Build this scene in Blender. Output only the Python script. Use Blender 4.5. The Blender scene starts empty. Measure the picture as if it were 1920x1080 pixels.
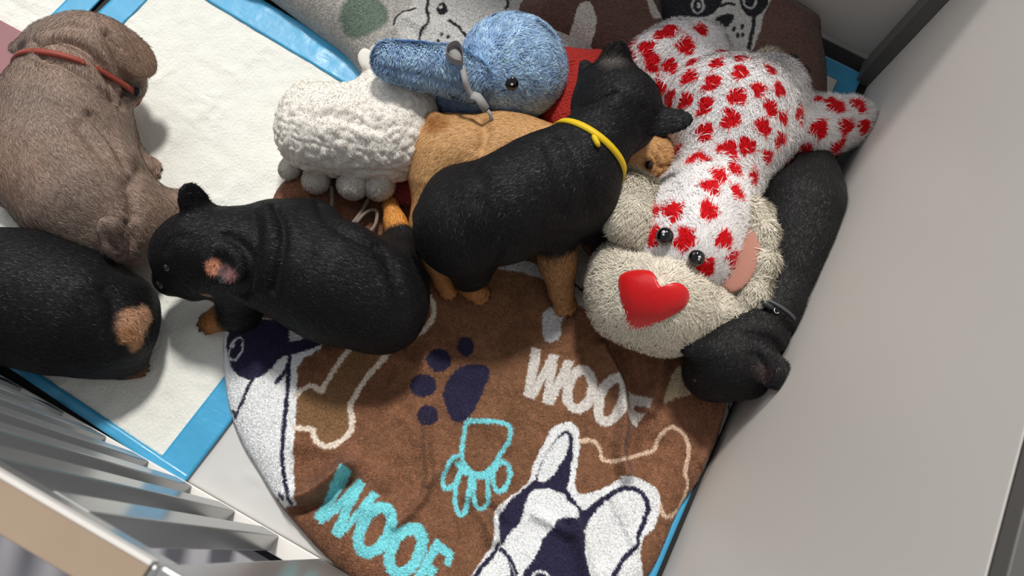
import bpy, math, random
import numpy as np
from mathutils import Vector, Matrix
from mathutils.bvhtree import BVHTree

rng = np.random.default_rng(7)
random.seed(7)
SC = bpy.context.scene
COL = SC.collection

# ------------------------------------------------------------------ camera, world, lights, exposure
FPX = 1420.0
CAM = np.array([0.0, 0.0, 1.0])


def cam_rotation():
    d = np.array([796 - 960, -(1039 - 540), -FPX], float)
    up = -d / np.linalg.norm(d)
    y = np.array([0, 1.0, 0]) - up[1] * up
    y /= np.linalg.norm(y)
    x = np.cross(y, up)
    a = math.radians(-30.05)
    rz = np.array([[math.cos(a), math.sin(a), 0], [-math.sin(a), math.cos(a), 0], [0, 0, 1]])
    return rz @ np.array([x, y, up])


ROT = cam_rotation()
cam_data = bpy.data.cameras.new('camera')
cam_data.sensor_width = 36.0
cam_data.lens = FPX / 1920 * 36
cam_data.clip_start = 0.02
cam_data.dof.use_dof = True
cam_data.dof.focus_distance = 0.92
cam_data.dof.aperture_fstop = 9.0
cam = bpy.data.objects.new('camera', cam_data)
COL.objects.link(cam)
M4 = Matrix.Identity(4)
for i in range(3):
    for j in range(3):
        M4[i][j] = ROT[i, j]
    M4[i][3] = CAM[i]
cam.matrix_world = M4
SC.camera = cam

world = bpy.data.worlds.new('room_light')
SC.world = world
world.use_nodes = True
world.node_tree.nodes['Background'].inputs[0].default_value = (0.93, 0.95, 1.0, 1)
world.node_tree.nodes['Background'].inputs[1].default_value = 0.24

sun_data = bpy.data.lights.new('sun', 'SUN')
sun_data.energy = 2.35
sun_data.angle = math.radians(7)
sun_data.color = (1.0, 0.965, 0.91)
sun = bpy.data.objects.new('sun', sun_data)
COL.objects.link(sun)
sun.rotation_euler = Vector((0.28, -0.60, -1.0)).to_track_quat('-Z', 'Y').to_euler()

win_data = bpy.data.lights.new('window_light', 'AREA')
win_data.shape = 'RECTANGLE'
win_data.size = 1.6
win_data.size_y = 1.3
win_data.energy = 14
win_data.color = (0.92, 0.96, 1.0)
win = bpy.data.objects.new('window_light', win_data)
COL.objects.link(win)
win.location = (-2.0, 1.1, 1.7)
win.rotation_euler = (Vector((-0.1, 0.45, 0.0)) - Vector(win.location)).to_track_quat('-Z', 'Y').to_euler()

SC.view_settings.view_transform = 'Standard'
SC.view_settings.look = 'None'
SC.view_settings.gamma = 1.0
SC.view_settings.use_curve_mapping = False
SC.view_settings.exposure = 0.15


# ------------------------------------------------------------------ measuring helpers
def P(px, py, z=0.0):
    """the place in the pen, at height z, that was measured at this spot of the photograph"""
    v = ROT @ np.array([px - 960, -(py - 540), -FPX])
    return CAM + v * ((z - CAM[2]) / v[2])


def RAD(px, py, z, r):
    """metres for a length of r measured at that spot"""
    return r * abs(np.dot(P(px, py, z) - CAM, ROT[:, 2])) / FPX


def PP(pts, z=0.0):
    return np.array([P(a, b, z) for a, b in pts])


def S(r, g, b):
    c = np.array([r, g, b], float) / 255
    return np.where(c <= 0.04045, c / 12.92, ((c + 0.055) / 1.055) ** 2.4)


def smooth(a, b, x):
    t = np.clip((x - a) / (b - a), 0, 1)
    return t * t * (3 - 2 * t)


def _hash(ix, iy, iz):
    n = (ix.astype(np.int64) * 374761393 + iy.astype(np.int64) * 668265263 + iz.astype(np.int64) * 2147483647 // 7) & 0xffffffff
    n = ((n ^ (n >> 13)) * 1274126177) & 0xffffffff
    n = (n ^ (n >> 16)) & 0xffffffff
    return n.astype(np.float64) / 4294967295.0


def noise(p, scale):
    q = np.asarray(p, float) * scale + 1000.0
    i = np.floor(q).astype(np.int64)
    f = q - i
    f = f * f * (3 - 2 * f)
    r = 0
    for a in (0, 1):
        for b in (0, 1):
            for c in (0, 1):
                w = (f[:, 0] if a else 1 - f[:, 0]) * (f[:, 1] if b else 1 - f[:, 1]) * (f[:, 2] if c else 1 - f[:, 2])
                r = r + w * _hash(i[:, 0] + a, i[:, 1] + b, i[:, 2] + c)
    return r * 2 - 1


def flat3(xy):
    return np.column_stack([xy, np.zeros(len(xy))])


# ------------------------------------------------------------------ 2D drawing helpers (prints on cloth)
def poly_sd(xy, poly):
    """signed distance, negative inside"""
    poly = np.asarray(poly, float)[:, :2]
    d = np.full(len(xy), 1e9)
    ins = np.zeros(len(xy), bool)
    for a, b in zip(poly, np.roll(poly, -1, 0)):
        e = b - a
        w = xy - a
        t = np.clip((w @ e) / max(e @ e, 1e-12), 0, 1)
        d = np.minimum(d, np.hypot(w[:, 0] - t * e[0], w[:, 1] - t * e[1]))
        if a[1] != b[1]:
            c = ((a[1] <= xy[:, 1]) & (b[1] > xy[:, 1])) | ((b[1] <= xy[:, 1]) & (a[1] > xy[:, 1]))
            xx = a[0] + (xy[:, 1] - a[1]) / (b[1] - a[1]) * e[0]
            ins ^= c & (xy[:, 0] < xx)
    return np.where(ins, -d, d)


def line_d(xy, pts):
    pts = np.asarray(pts, float)[:, :2]
    d = np.full(len(xy), 1e9)
    for a, b in zip(pts[:-1], pts[1:]):
        e = b - a
        w = xy - a
        t = np.clip((w @ e) / max(e @ e, 1e-12), 0, 1)
        d = np.minimum(d, np.hypot(w[:, 0] - t * e[0], w[:, 1] - t * e[1]))
    return d


def catmull(pts, n=6, closed=False):
    p = np.asarray(pts, float)
    m = len(p)
    out = []
    rngi = range(m) if closed else range(m - 1)
    for i in rngi:
        p0 = p[(i - 1) % m] if closed or i > 0 else p[i]
        p1, p2 = p[i], p[(i + 1) % m]
        p3 = p[(i + 2) % m] if closed or i + 2 < m else p2
        for t in np.arange(n) / n:
            out.append(0.5 * (2 * p1 + (p2 - p0) * t + (2 * p0 - 5 * p1 + 4 * p2 - p3) * t * t + (3 * p1 - p0 - 3 * p2 + p3) * t ** 3))
    if not closed:
        out.append(p[-1])
    return np.array(out)


def ell(cx, cy, rx, ry, rot=0, n=22):
    a = np.arange(n) * 2 * math.pi / n
    c, s = math.cos(math.radians(rot)), math.sin(math.radians(rot))
    u, v = rx * np.cos(a), ry * np.sin(a)
    return np.column_stack([cx + u * c - v * s, cy + u * s + v * c])


class Print:
    """colours painted in the plane of a cloth; shapes are given in the photograph's measures and laid on the cloth at height z"""

    def __init__(self, xy, base, z, soft=0.0011):
        self.xy, self.c, self.z, self.soft = xy, np.array(base, float), z, soft
        self.wob = np.column_stack([noise(flat3(xy), 260), noise(flat3(xy) + 7, 260)]) * 0.0011

    def _mix(self, sd_fn, pts, pad, col):
        w = PP(pts, self.z)[:, :2]
        lo, hi = w.min(0) - pad, w.max(0) + pad
        m = np.all((self.xy > lo) & (self.xy < hi), axis=1)
        if not m.any():
            return
        sd = sd_fn(self.xy[m] + self.wob[m], w)
        k = (1 - smooth(-self.soft, self.soft, sd))[:, None]
        self.c[m] = self.c[m] * (1 - k) + np.asarray(col) * k

    def fill(self, pts, col, curve=0):
        pts = catmull(pts, curve, True) if curve else np.array(pts, float)
        self._mix(poly_sd, pts, 0.004, col)

    def stroke(self, pts, width, col, curve=5, closed=False):
        pts = catmull(pts, curve, closed) if curve else np.array(pts, float)
        if closed:
            pts = np.vstack([pts, pts[:1]])
        r = RAD(pts[0][0], pts[0][1], self.z, width / 2)
        self._mix(lambda xy, w: line_d(xy, w) - r, pts, r + 0.004, col)


# ------------------------------------------------------------------ mesh helpers
def raw_mesh(name, V, F, smooth_=True, mats=(), cols=None, parent=None):
    me = bpy.data.meshes.new(name)
    V = np.asarray(V, np.float32)
    F = np.asarray(F, np.int32)
    n, k = F.shape
    me.vertices.add(len(V))
    me.vertices.foreach_set('co', V.ravel())
    me.loops.add(n * k)
    me.loops.foreach_set('vertex_index', F.ravel())
    me.polygons.add(n)
    me.polygons.foreach_set('loop_start', np.arange(0, n * k, k, dtype=np.int32))
    me.polygons.foreach_set('use_smooth', np.full(n, smooth_, dtype=bool))
    if cols is not None:
        at = me.color_attributes.new('Col', 'FLOAT_COLOR', 'POINT')
        at.data.foreach_set('color', np.column_stack([cols, np.ones(len(cols))]).astype(np.float32).ravel())
    me.update(calc_edges=True)
    for m in mats:
        me.materials.append(m)
    o = bpy.data.objects.new(name, me)
    COL.objects.link(o)
    if parent is not None:
        o.parent = parent
    return o


def tag(o, label=None, cat=None, group=None, kind=None):
    if label:
        o['label'] = label
    if cat:
        o['category'] = cat
    if group:
        o['group'] = group
    if kind:
        o['kind'] = kind
    return o


def empty(name, loc):
    o = bpy.data.objects.new(name, None)
    o.location = loc
    o.empty_display_size = 0.02
    COL.objects.link(o)
    bpy.context.view_layer.update()
    return o


def adopt(o, parent):
    """child of a thing that stands away from the origin"""
    o.parent = parent
    o.matrix_parent_inverse = Matrix.Translation(-Vector(parent.location))
    return o


def box_vf(x0, x1, y0, y1, z0, z1, bev=0.0):
    if bev <= 0:
        V = [(x, y, z) for z in (z0, z1) for y in (y0, y1) for x in (x0, x1)]
        F = [(0, 2, 3, 1), (4, 5, 7, 6), (0, 1, 5, 4), (2, 6, 7, 3), (0, 4, 6, 2), (1, 3, 7, 5)]
        return V, F
    return None


def box(name, x0, x1, y0, y1, z0, z1, mat, bev=0.0015, parent=None):
    import bmesh
    bm = bmesh.new()
    V, F = box_vf(x0, x1, y0, y1, z0, z1)
    vs = [bm.verts.new(v) for v in V]
    for f in F:
        bm.faces.new([vs[i] for i in f])
    bmesh.ops.recalc_face_normals(bm, faces=bm.faces[:])
    if bev > 0:
        bmesh.ops.bevel(bm, geom=bm.edges[:], offset=bev, segments=2, profile=0.6, affect='EDGES')
    me = bpy.data.meshes.new(name)
    bm.to_mesh(me)
    bm.free()
    me.materials.append(mat)
    o = bpy.data.objects.new(name, me)
    COL.objects.link(o)
    if parent is not None:
        o.parent = parent
    return o


def tube_vf(pts, rad, n=8, flat=1.0):
    """closed-ended tube along pts; rad number or list"""
    p = np.asarray(pts, float)
    m = len(p)
    r = np.full(m, rad) if np.isscalar(rad) else np.asarray(rad, float)
    t = np.gradient(p, axis=0)
    t /= np.linalg.norm(t, axis=1)[:, None] + 1e-12
    ref = np.array([0, 0, 1.0])
    V = []
    for i in range(m):
        s = np.cross(t[i], ref)
        if np.linalg.norm(s) < 1e-3:
            s = np.array([1.0, 0, 0])
        s /= np.linalg.norm(s)
        u = np.cross(s, t[i])
        for a in np.arange(n) * 2 * math.pi / n:
            V.append(p[i] + r[i] * (math.cos(a) * s + flat * math.sin(a) * u))
    F = []
    for i in range(m - 1):
        for j in range(n):
            F.append((i * n + j, i * n + (j + 1) % n, (i + 1) * n + (j + 1) % n, (i + 1) * n + j))
    V = V + [p[0], p[-1]]
    c0, c1 = m * n, m * n + 1
    for j in range(n):
        F.append((c0, (j + 1) % n, j, c0))
        F.append((c1, (m - 1) * n + j, (m - 1) * n + (j + 1) % n, c1))
    return np.array(V), F


def pymesh(name, V, F, mat, parent=None, smooth_=True):
    me = bpy.data.meshes.new(name)
    F = [tuple(dict.fromkeys(f)) for f in F]
    me.from_pydata([tuple(v) for v in V], [], F)
    me.update()
    if smooth_:
        me.polygons.foreach_set('use_smooth', np.ones(len(me.polygons), bool))
    if mat is not None:
        me.materials.append(mat)
    o = bpy.data.objects.new(name, me)
    COL.objects.link(o)
    if parent is not None:
        o.parent = parent
    return o


def ball(name, c, r, mat, parent=None, axis=None, flat=1.0, n=14):
    """sphere or a button flattened along axis"""
    V, F = [], []
    ax = np.array([0, 0, 1.0]) if axis is None else np.asarray(axis, float) / np.linalg.norm(axis)
    s = np.cross(ax, [0.3, 0.9, 0.2])
    s /= np.linalg.norm(s)
    u = np.cross(ax, s)
    h = n // 2
    for i in range(h + 1):
        th = math.pi * i / h
        for j in range(n):
            a = 2 * math.pi * j / n
            V.append(np.asarray(c) + r * (math.sin(th) * (math.cos(a) * s + math.sin(a) * u) + flat * math.cos(th) * ax))
    for i in range(h):
        for j in range(n):
            F.append((i * n + j, (i + 1) * n + j, (i + 1) * n + (j + 1) % n, i * n + (j + 1) % n))
    return raw_mesh(name, V, F, True, [mat], None, parent)


# ------------------------------------------------------------------ materials
def mat(name, color=(0.8, 0.8, 0.8), rough=0.5, metal=0.0, attr=False, sheen=0.0, spec=0.5, bumps=(), vary=0.0, vscale=20, coat=0.0, sheen_tint=None):
    """bumps: list of (scale xyz or number, strength, distance, detail)"""
    m = bpy.data.materials.new(name)
    m.use_nodes = True
    nt = m.node_tree
    b = nt.nodes['Principled BSDF']
    b.inputs['Roughness'].default_value = rough
    b.inputs['Metallic'].default_value = metal
    b.inputs['Specular IOR Level'].default_value = spec
    b.inputs['Coat Weight'].default_value = coat
    if sheen:
        b.inputs['Sheen Weight'].default_value = sheen
        b.inputs['Sheen Roughness'].default_value = 0.4
        if sheen_tint is not None:
            b.inputs['Sheen Tint'].default_value = (*sheen_tint, 1)
    tc = nt.nodes.new('ShaderNodeTexCoord')
    if attr:
        a = nt.nodes.new('ShaderNodeAttribute')
        a.attribute_name = 'Col'
        src = a.outputs['Color']
    else:
        rgb = nt.nodes.new('ShaderNodeRGB')
        rgb.outputs[0].default_value = (*[float(x) for x in color], 1)
        src = rgb.outputs[0]
    if vary:
        n = nt.nodes.new('ShaderNodeTexNoise')
        n.inputs['Scale'].default_value = vscale
        n.inputs['Detail'].default_value = 4
        nt.links.new(tc.outputs['Object'], n.inputs['Vector'])
        mr = nt.nodes.new('ShaderNodeMapRange')
        mr.inputs['From Min'].default_value = 0.3
        mr.inputs['From Max'].default_value = 0.7
        mr.inputs['To Min'].default_value = 1 - vary
        mr.inputs['To Max'].default_value = 1 + vary
        nt.links.new(n.outputs['Fac'], mr.inputs['Value'])
        mx = nt.nodes.new('ShaderNodeVectorMath')
        mx.operation = 'SCALE'
        nt.links.new(src, mx.inputs[0])
        nt.links.new(mr.outputs[0], mx.inputs['Scale'])
        src = mx.outputs[0]
    nt.links.new(src, b.inputs['Base Color'])
    prev = None
    for sc, st, dist, det in bumps:
        n = nt.nodes.new('ShaderNodeTexNoise')
        n.inputs['Detail'].default_value = det
        if np.isscalar(sc):
            n.inputs['Scale'].default_value = sc
            nt.links.new(tc.outputs['Object'], n.inputs['Vector'])
        else:
            mp = nt.nodes.new('ShaderNodeMapping')
            mp.inputs['Scale'].default_value = sc
            n.inputs['Scale'].default_value = 1.0
            nt.links.new(tc.outputs['Object'], mp.inputs['Vector'])
            nt.links.new(mp.outputs[0], n.inputs['Vector'])
        bp = nt.nodes.new('ShaderNodeBump')
        bp.inputs['Strength'].default_value = st
        bp.inputs['Distance'].default_value = dist
        nt.links.new(n.outputs['Fac'], bp.inputs['Height'])
        if prev is not None:
            nt.links.new(prev.outputs[0], bp.inputs['Normal'])
        prev = bp
    if prev is not None:
        nt.links.new(prev.outputs[0], b.inputs['Normal'])
    return m


M = dict(
    floor=mat('black_floor', S(14, 14, 16), 0.7, vary=0.2),
    wall=mat('white_laminate', S(226, 220, 212), 0.45, vary=0.015, vscale=3),
    post=mat('grey_aluminium', S(112, 110, 106), 0.45, metal=0.3),
    paint=mat('painted_metal', S(158, 160, 160), 0.22, metal=0.25, vary=0.04, vscale=8),
    vinyl=mat('pale_pad_film', S(206, 205, 202), 0.6, vary=0.02, vscale=10, bumps=((20, 0.2, 0.003, 2),)),
    rail_cap=mat('beige_rail', S(172, 150, 128), 0.6, vary=0.05, vscale=25),
    rail_edge=mat('white_edge', S(240, 236, 230), 0.5),
    pad=mat('pad_fleece', S(240, 240, 232), 0.85, bumps=((260, 0.6, 0.0025, 4), ((600, 50, 200), 0.5, 0.0015, 2)), vary=0.02, vscale=60),
    film=mat('blue_film', S(70, 168, 214), 0.35, coat=0.15, bumps=((60, 0.25, 0.003, 2), ((30, 300, 100), 0.15, 0.001, 1)), vary=0.05, vscale=25),
    fleece=mat('printed_fleece', attr=True, rough=0.9, sheen=0.25, spec=0.2, bumps=((300, 0.9, 0.003, 2), ((260, 700, 500), 0.7, 0.002, 2)), vary=0.3, vscale=330),
    fleece_pile=mat('fleece_pile', attr=True, rough=0.85, sheen=0.1, spec=0.15),
    fur=mat('short_fur', attr=True, rough=0.5, sheen=0.03, spec=0.36),
    skin=mat('puppy_coat', attr=True, rough=0.65, sheen=0.02, spec=0.2, bumps=((900, 0.5, 0.001, 2),)),
    plush=mat('plush_fur', attr=True, rough=0.8, sheen=0.2, spec=0.2),
    plush_base=mat('plush_cloth', attr=True, rough=0.9, sheen=0.2, spec=0.2, bumps=((900, 0.6, 0.001, 2),)),
    glass_eye=mat('black_eye', S(8, 8, 10), 0.08, spec=0.6, coat=0.5),
    glint=mat('glint_white', S(235, 235, 235), 0.3),
    nose=mat('wet_nose', S(18, 16, 16), 0.3),
    claw=mat('claw', S(40, 32, 28), 0.4),
    satin=mat('red_satin', S(214, 10, 16), 0.4, sheen=0.3, bumps=((60, 0.2, 0.004, 2), (1500, 0.2, 0.0005, 1)), vary=0.05),
    ribbon=mat('grey_ribbon', S(165, 163, 162), 0.7, bumps=((1800, 0.4, 0.0006, 1),)),
    cord=mat('grey_cord', S(135, 122, 110), 0.85, bumps=((900, 0.5, 0.001, 1),)),
    collar_yellow=mat('yellow_collar', S(232, 196, 8), 0.5, bumps=((1500, 0.3, 0.0004, 1),)),
    collar_red=mat('red_collar', S(150, 62, 46), 0.6, bumps=((1500, 0.3, 0.0004, 1),)),
    collar_grey=mat('grey_collar', S(70, 70, 74), 0.5, bumps=((1500, 0.3, 0.0004, 1),)),
    buckle=mat('buckle_plastic', S(52, 52, 54), 0.3),
    ring=mat('steel_ring', S(190, 190, 190), 0.25, metal=0.9),
    redcloth=mat('red_cloth', S(165, 28, 18), 0.85, sheen=0.05, bumps=(((260, 260, 260), 0.8, 0.003, 0), (1200, 0.4, 0.0006, 1))),
    pinkbox=mat('pink_box', S(150, 98, 102), 0.45, vary=0.08, vscale=18),
    thread=mat('dark_thread', S(30, 34, 48), 0.8),
)


# ------------------------------------------------------------------ sculpting: soft solids joined into ONE surface
class Sculpt:
    def __init__(self):
        self.pr = []

    def cap(self, a, b, k=0.02):
        """tapered limb between two measured joints (x, y, height, radius)"""
        A, B = P(*a[:3]), P(*b[:3])
        self.pr.append(('cap', A, B, RAD(*a), RAD(*b), k))
        return self

    def chain(self, *js, k=0.02):
        for a, b in zip(js[:-1], js[1:]):
            self.cap(a, b, k)
        return self

    def ball(self, a, k=0.02):
        self.pr.append(('cap', P(*a[:3]), P(*a[:3]) + 1e-5, RAD(*a), RAD(*a), k))
        return self

    def ellip(self, c, axis_to, l, w, t, face=(0, 0, 1), k=0.015, cut=False):
        """c (x,y,z), long axis towards measured point axis_to, half sizes in photo measure: l, w; t metres thick (half); face: flat side's normal"""
        C = P(*c)
        ax = P(*axis_to) - C
        ax /= np.linalg.norm(ax)
        n = np.asarray(face, float)
        n = n - n.dot(ax) * ax
        n /= np.linalg.norm(n)
        s = np.cross(n, ax)
        m = RAD(*c, 1.0)
        self.pr.append(('ell', C, np.array([ax, s, n]), np.array([l * m, w * m, t]), k, cut))
        return self

    def paw(self, c, to, r, k=0.006):
        """foot with four toes pointing to a measured point"""
        C = P(*c)
        d = P(*to) - C
        d[2] = 0
        d /= np.linalg.norm(d)
        s = np.array([-d[1], d[0], 0])
        R = RAD(*c, r)
        self.pr.append(('cap', C - d * R * 0.3, C + d * R * 0.3, R * 0.72, R * 0.7, 0.012))
        for q, o in ((-0.62, 0.55), (-0.22, 0.86), (0.22, 0.86), (0.62, 0.55)):
            t = C + d * R * o + s * R * q - np.array([0, 0, R * 0.25])
            self.pr.append(('cap', t - d * R * 0.3, t + d * R * 0.12, R * 0.34, R * 0.33, 0.003))
        self.toes = getattr(self, 'toes', [])
        for q, o in ((-0.66, 0.95), (-0.24, 1.28), (0.24, 1.28), (0.66, 0.95)):
            self.toes.append((C + d * R * o + s * R * q - np.array([0, 0, R * 0.3]), d, R * 0.16))
        return self

    def build(self, h=0.0026, floor=None, relax=2):
        lo, hi = np.full(3, 1e9), np.full(3, -1e9)
        ext = []
        for q in self.pr:
            if q[0] == 'cap':
                _, A, B, ra, rb, k = q
                l, u = np.minimum(A - ra, B - rb), np.maximum(A + ra, B + rb)
            else:
                _, C, ax, r, k, cut = q
                e = np.sqrt(((ax * r[:, None]) ** 2).sum(0))
                l, u = C - e, C + e
            ext.append((l - k - 2 * h, u + k + 2 * h))
            lo, hi = np.minimum(lo, l), np.maximum(hi, u)
        lo -= 0.02
        hi += 0.02
        n = np.ceil((hi - lo) / h).astype(int) + 1
        D = np.full(n, 1.0, np.float32)
        for q, (l, u) in zip(self.pr, ext):
            i0 = np.clip(np.floor((l - lo) / h).astype(int), 0, n)
            i1 = np.clip(np.ceil((u - lo) / h).astype(int) + 1, 0, n)
            g = [(lo[a] + h * np.arange(i0[a], i1[a])).astype(np.float32) for a in range(3)]
            X, Y, Z = np.meshgrid(*g, indexing='ij', sparse=True)
            cut = False
            if q[0] == 'cap':
                _, A, B, ra, rb, k = q
                e = B - A
                t = np.clip(((X - A[0]) * e[0] + (Y - A[1]) * e[1] + (Z - A[2]) * e[2]) / (e @ e), 0, 1)
                d = np.sqrt((X - A[0] - t * e[0]) ** 2 + (Y - A[1] - t * e[1]) ** 2 + (Z - A[2] - t * e[2]) ** 2) - (ra + t * (rb - ra))
            else:
                _, C, ax, r, k, cut = q
                x, y, z = X - C[0], Y - C[1], Z - C[2]
                a, b, c = [(x * ax[i][0] + y * ax[i][1] + z * ax[i][2]) / r[i] for i in range(3)]
                k0 = np.sqrt(a * a + b * b + c * c) + 1e-6
                k1 = np.sqrt((a / r[0]) ** 2 + (b / r[1]) ** 2 + (c / r[2]) ** 2) + 1e-6
                d = k0 * (k0 - 1) / k1
            sl = tuple(slice(i0[a], i1[a]) for a in range(3))
            o = D[sl]
            if cut:
                hh = np.clip(0.5 - 0.5 * (o + d) / k, 0, 1)
                D[sl] = o * (1 - hh) - d * hh + k * hh * (1 - hh)
            else:
                hh = np.clip(0.5 + 0.5 * (d - o) / k, 0, 1)
                D[sl] = d * (1 - hh) + o * hh - k * hh * (1 - hh)
        if floor is not None:
            Z = lo[2] + h * np.arange(n[2])
            D = np.maximum(D, (floor - Z)[None, None, :].astype(np.float32))
        V, F = nets(D)
        V = lo + V * h
        # drop loose crumbs is not needed: every piece is blended in
        E = np.vstack([F[:, [0, 1]], F[:, [1, 2]], F[:, [2, 3]], F[:, [3, 0]]])
        for _ in range(relax):
            acc = np.zeros_like(V)
            cnt = np.bincount(E[:, 0], minlength=len(V)).astype(float)
            for a in range(3):
                acc[:, a] = np.bincount(E[:, 0], V[E[:, 1], a], minlength=len(V))
            V = 0.5 * V + 0.5 * acc / np.maximum(cnt, 1)[:, None]
        self.V, self.F = V, F
        self.N = normals(V, F)
        self.bvh = None
        return self

    def tree(self):
        if self.bvh is None:
            self.bvh = BVHTree.FromPolygons(self.V.tolist(), self.F.tolist())
        return self.bvh

    def hit(self, px, py):
        """first point of the surface on the line of sight that was measured; returns point, normal"""
        d = ROT @ np.array([px - 960, -(py - 540), -FPX])
        d /= np.linalg.norm(d)
        r = self.tree().ray_cast(Vector(CAM), Vector(d))
        if r[0] is None:
            r = self.tree().find_nearest(Vector(P(px, py, 0.08)))
        return np.array(r[0]), np.array(r[1])

    def crease(self, pts, depth, width, curve=5):
        """fold or bulge that follows measured points over the surface"""
        L = np.array([self.hit(*p)[0] for p in catmull(pts, curve)])
        lo, hi = L.min(0) - 3 * width, L.max(0) + 3 * width
        m = np.all((self.V > lo) & (self.V < hi), axis=1)
        v = self.V[m]
        d = np.full(len(v), 1e9)
        for a, b in zip(L[:-1], L[1:]):
            e = b - a
            w = v - a
            t = np.clip((w @ e) / max(e @ e, 1e-12), 0, 1)
            d = np.minimum(d, np.linalg.norm(w - t[:, None] * e, axis=1))
        self.V[m] = v - self.N[m] * (depth * np.exp(-(d / width) ** 2))[:, None]
        return self

    def renormal(self):
        self.N = normals(self.V, self.F)
        self.bvh = None
        return self


def normals(V, F):
    a = np.cross(V[F[:, 2]] - V[F[:, 0]], V[F[:, 3]] - V[F[:, 1]])
    N = np.zeros_like(V)
    for c in range(4):
        for x in range(3):
            N[:, x] += np.bincount(F[:, c], a[:, x], minlength=len(V))
    return N / (np.linalg.norm(N, axis=1)[:, None] + 1e-12)


def nets(D):
    ins = D < 0
    s = np.zeros(tuple(np.array(D.shape) - 1), np.int8)
    nx, ny, nz = D.shape
    cs = [(a, b, c) for a in (0, 1) for b in (0, 1) for c in (0, 1)]
    for a, b, c in cs:
        s += ins[a:nx - 1 + a, b:ny - 1 + b, c:nz - 1 + c]
    act = (s > 0) & (s < 8)
    idx = np.full(act.shape, -1, np.int32)
    I = np.argwhere(act)
    idx[act] = np.arange(len(I))
    acc = np.zeros((len(I), 3))
    cnt = np.zeros(len(I))
    val = {c: D[I[:, 0] + c[0], I[:, 1] + c[1], I[:, 2] + c[2]] for c in cs}
    for a in cs:
        for ax in range(3):
            if a[ax] == 0:
                b = list(a)
                b[ax] = 1
                va, vb = val[a], val[tuple(b)]
                m = (va < 0) != (vb < 0)
                t = np.where(m, va / np.where(m, va - vb, 1), 0)
                p = np.tile(np.array(a, float), (len(I), 1))
                p[:, ax] += t
                acc[m] += p[m]
                cnt[m] += 1
    V = I + acc / np.maximum(cnt, 1)[:, None]
    F = []
    for ax in range(3):
        sl0 = [slice(None)] * 3
        sl1 = [slice(None)] * 3
        sl0[ax] = slice(0, -1)
        sl1[ax] = slice(1, None)
        x = ins[tuple(sl0)] != ins[tuple(sl1)]
        u, v = (ax + 1) % 3, (ax + 2) % 3
        E = np.argwhere(x)
        E = E[(E[:, u] > 0) & (E[:, v] > 0) & (E[:, u] < D.shape[u] - 1) & (E[:, v] < D.shape[v] - 1)]
        q = []
        for du, dv in ((-1, -1), (0, -1), (0, 0), (-1, 0)):
            e = E.copy()
            e[:, u] += du
            e[:, v] += dv
            q.append(idx[e[:, 0], e[:, 1], e[:, 2]])
        Q = np.column_stack(q)
        flip = ~ins[E[:, 0], E[:, 1], E[:, 2]]
        Q[flip] = Q[flip][:, ::-1]
        F.append(Q)
    return V, np.vstack(F)


def strands(name, sc, n, length, width, flow, colfn, material, parent, lift=0.35, seg=2, jitter=0.35, curl=0.0, mask=None, shade=0.18, clump=0.0, nrand=0.22):
    """pile of a coat: n thin tapered blades rooted on the surface of sc; flow(V) is the combing direction"""
    V, F, N = sc.V, sc.F, sc.N
    A = np.linalg.norm(np.cross(V[F[:, 2]] - V[F[:, 0]], V[F[:, 3]] - V[F[:, 1]]), axis=1)
    C = V[F].mean(1)
    # the underside that rests on the ground needs none
    if mask is not None:
        A = A * mask(C, normals_face(V, F))
    fi = rng.choice(len(F), n, p=A / A.sum())
    a, b = rng.random((n, 1)), rng.random((n, 1))
    q = F[fi]
    w = [(1 - a) * (1 - b), a * (1 - b), a * b, (1 - a) * b]
    root = sum(w[i] * V[q[:, i]] for i in range(4))
    nor = sum(w[i] * N[q[:, i]] for i in range(4))
    nor /= np.linalg.norm(nor, axis=1)[:, None] + 1e-9
    f = flow(root) + jitter * rng.normal(size=(n, 3))
    if clump:
        f = f + clump * np.column_stack([noise(root + 3 * i, 90) for i in range(3)])
    f -= (f * nor).sum(1)[:, None] * nor
    f /= np.linalg.norm(f, axis=1)[:, None] + 1e-9
    side = np.cross(f, nor)
    L = (length(root) if callable(length) else np.full(n, length)) * rng.uniform(0.7, 1.25, n)
    W = width * rng.uniform(0.7, 1.3, n)
    P_, Nn = [], []
    bend = rng.normal(size=n) * curl
    for s in range(seg + 1):
        t = s / seg
        c = root + L[:, None] * (t * f + lift * (t - 0.45 * t * t) * nor * 1.4 + (bend * t * t)[:, None] * side)
        ww = W * (1 - t) ** 0.7 if s < seg else None
        if s < seg:
            P_ += [c - side * ww[:, None], c + side * ww[:, None]]
        else:
            P_ += [c]
    k = len(P_)
    VV = np.stack(P_, 1).reshape(-1, 3)
    base = np.arange(n)[:, None] * k
    T = []
    for s in range(seg - 1):
        i = 2 * s
        T += [base + np.array([[i, i + 1, i + 3]]), base + np.array([[i, i + 3, i + 2]])]
    i = 2 * (seg - 1)
    T.append(base + np.array([[i, i + 1, i + 2]]))
    col = colfn(root, nor)
    col = col * (1 + shade * rng.normal(size=(n, 1)))
    o = raw_mesh(name, VV, np.vstack(T), True, [material], np.clip(np.repeat(col, k, 0), 0.0, 1), parent)
    nn = nor[:, None, :] + nrand * rng.normal(size=(n, 1, 3))
    nn = np.repeat(nn, k, 1).reshape(-1, 3)
    nn /= np.linalg.norm(nn, axis=1)[:, None]
    o.data.normals_split_custom_set_from_vertices(nn.astype(np.float32))
    return tag(o, kind='stuff')


def normals_face(V, F):
    a = np.cross(V[F[:, 2]] - V[F[:, 0]], V[F[:, 3]] - V[F[:, 1]])
    return a / (np.linalg.norm(a, axis=1)[:, None] + 1e-12)


def upper(C, N):
    return ((N[:, 2] > -0.45)).astype(float) + 0.02


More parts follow.
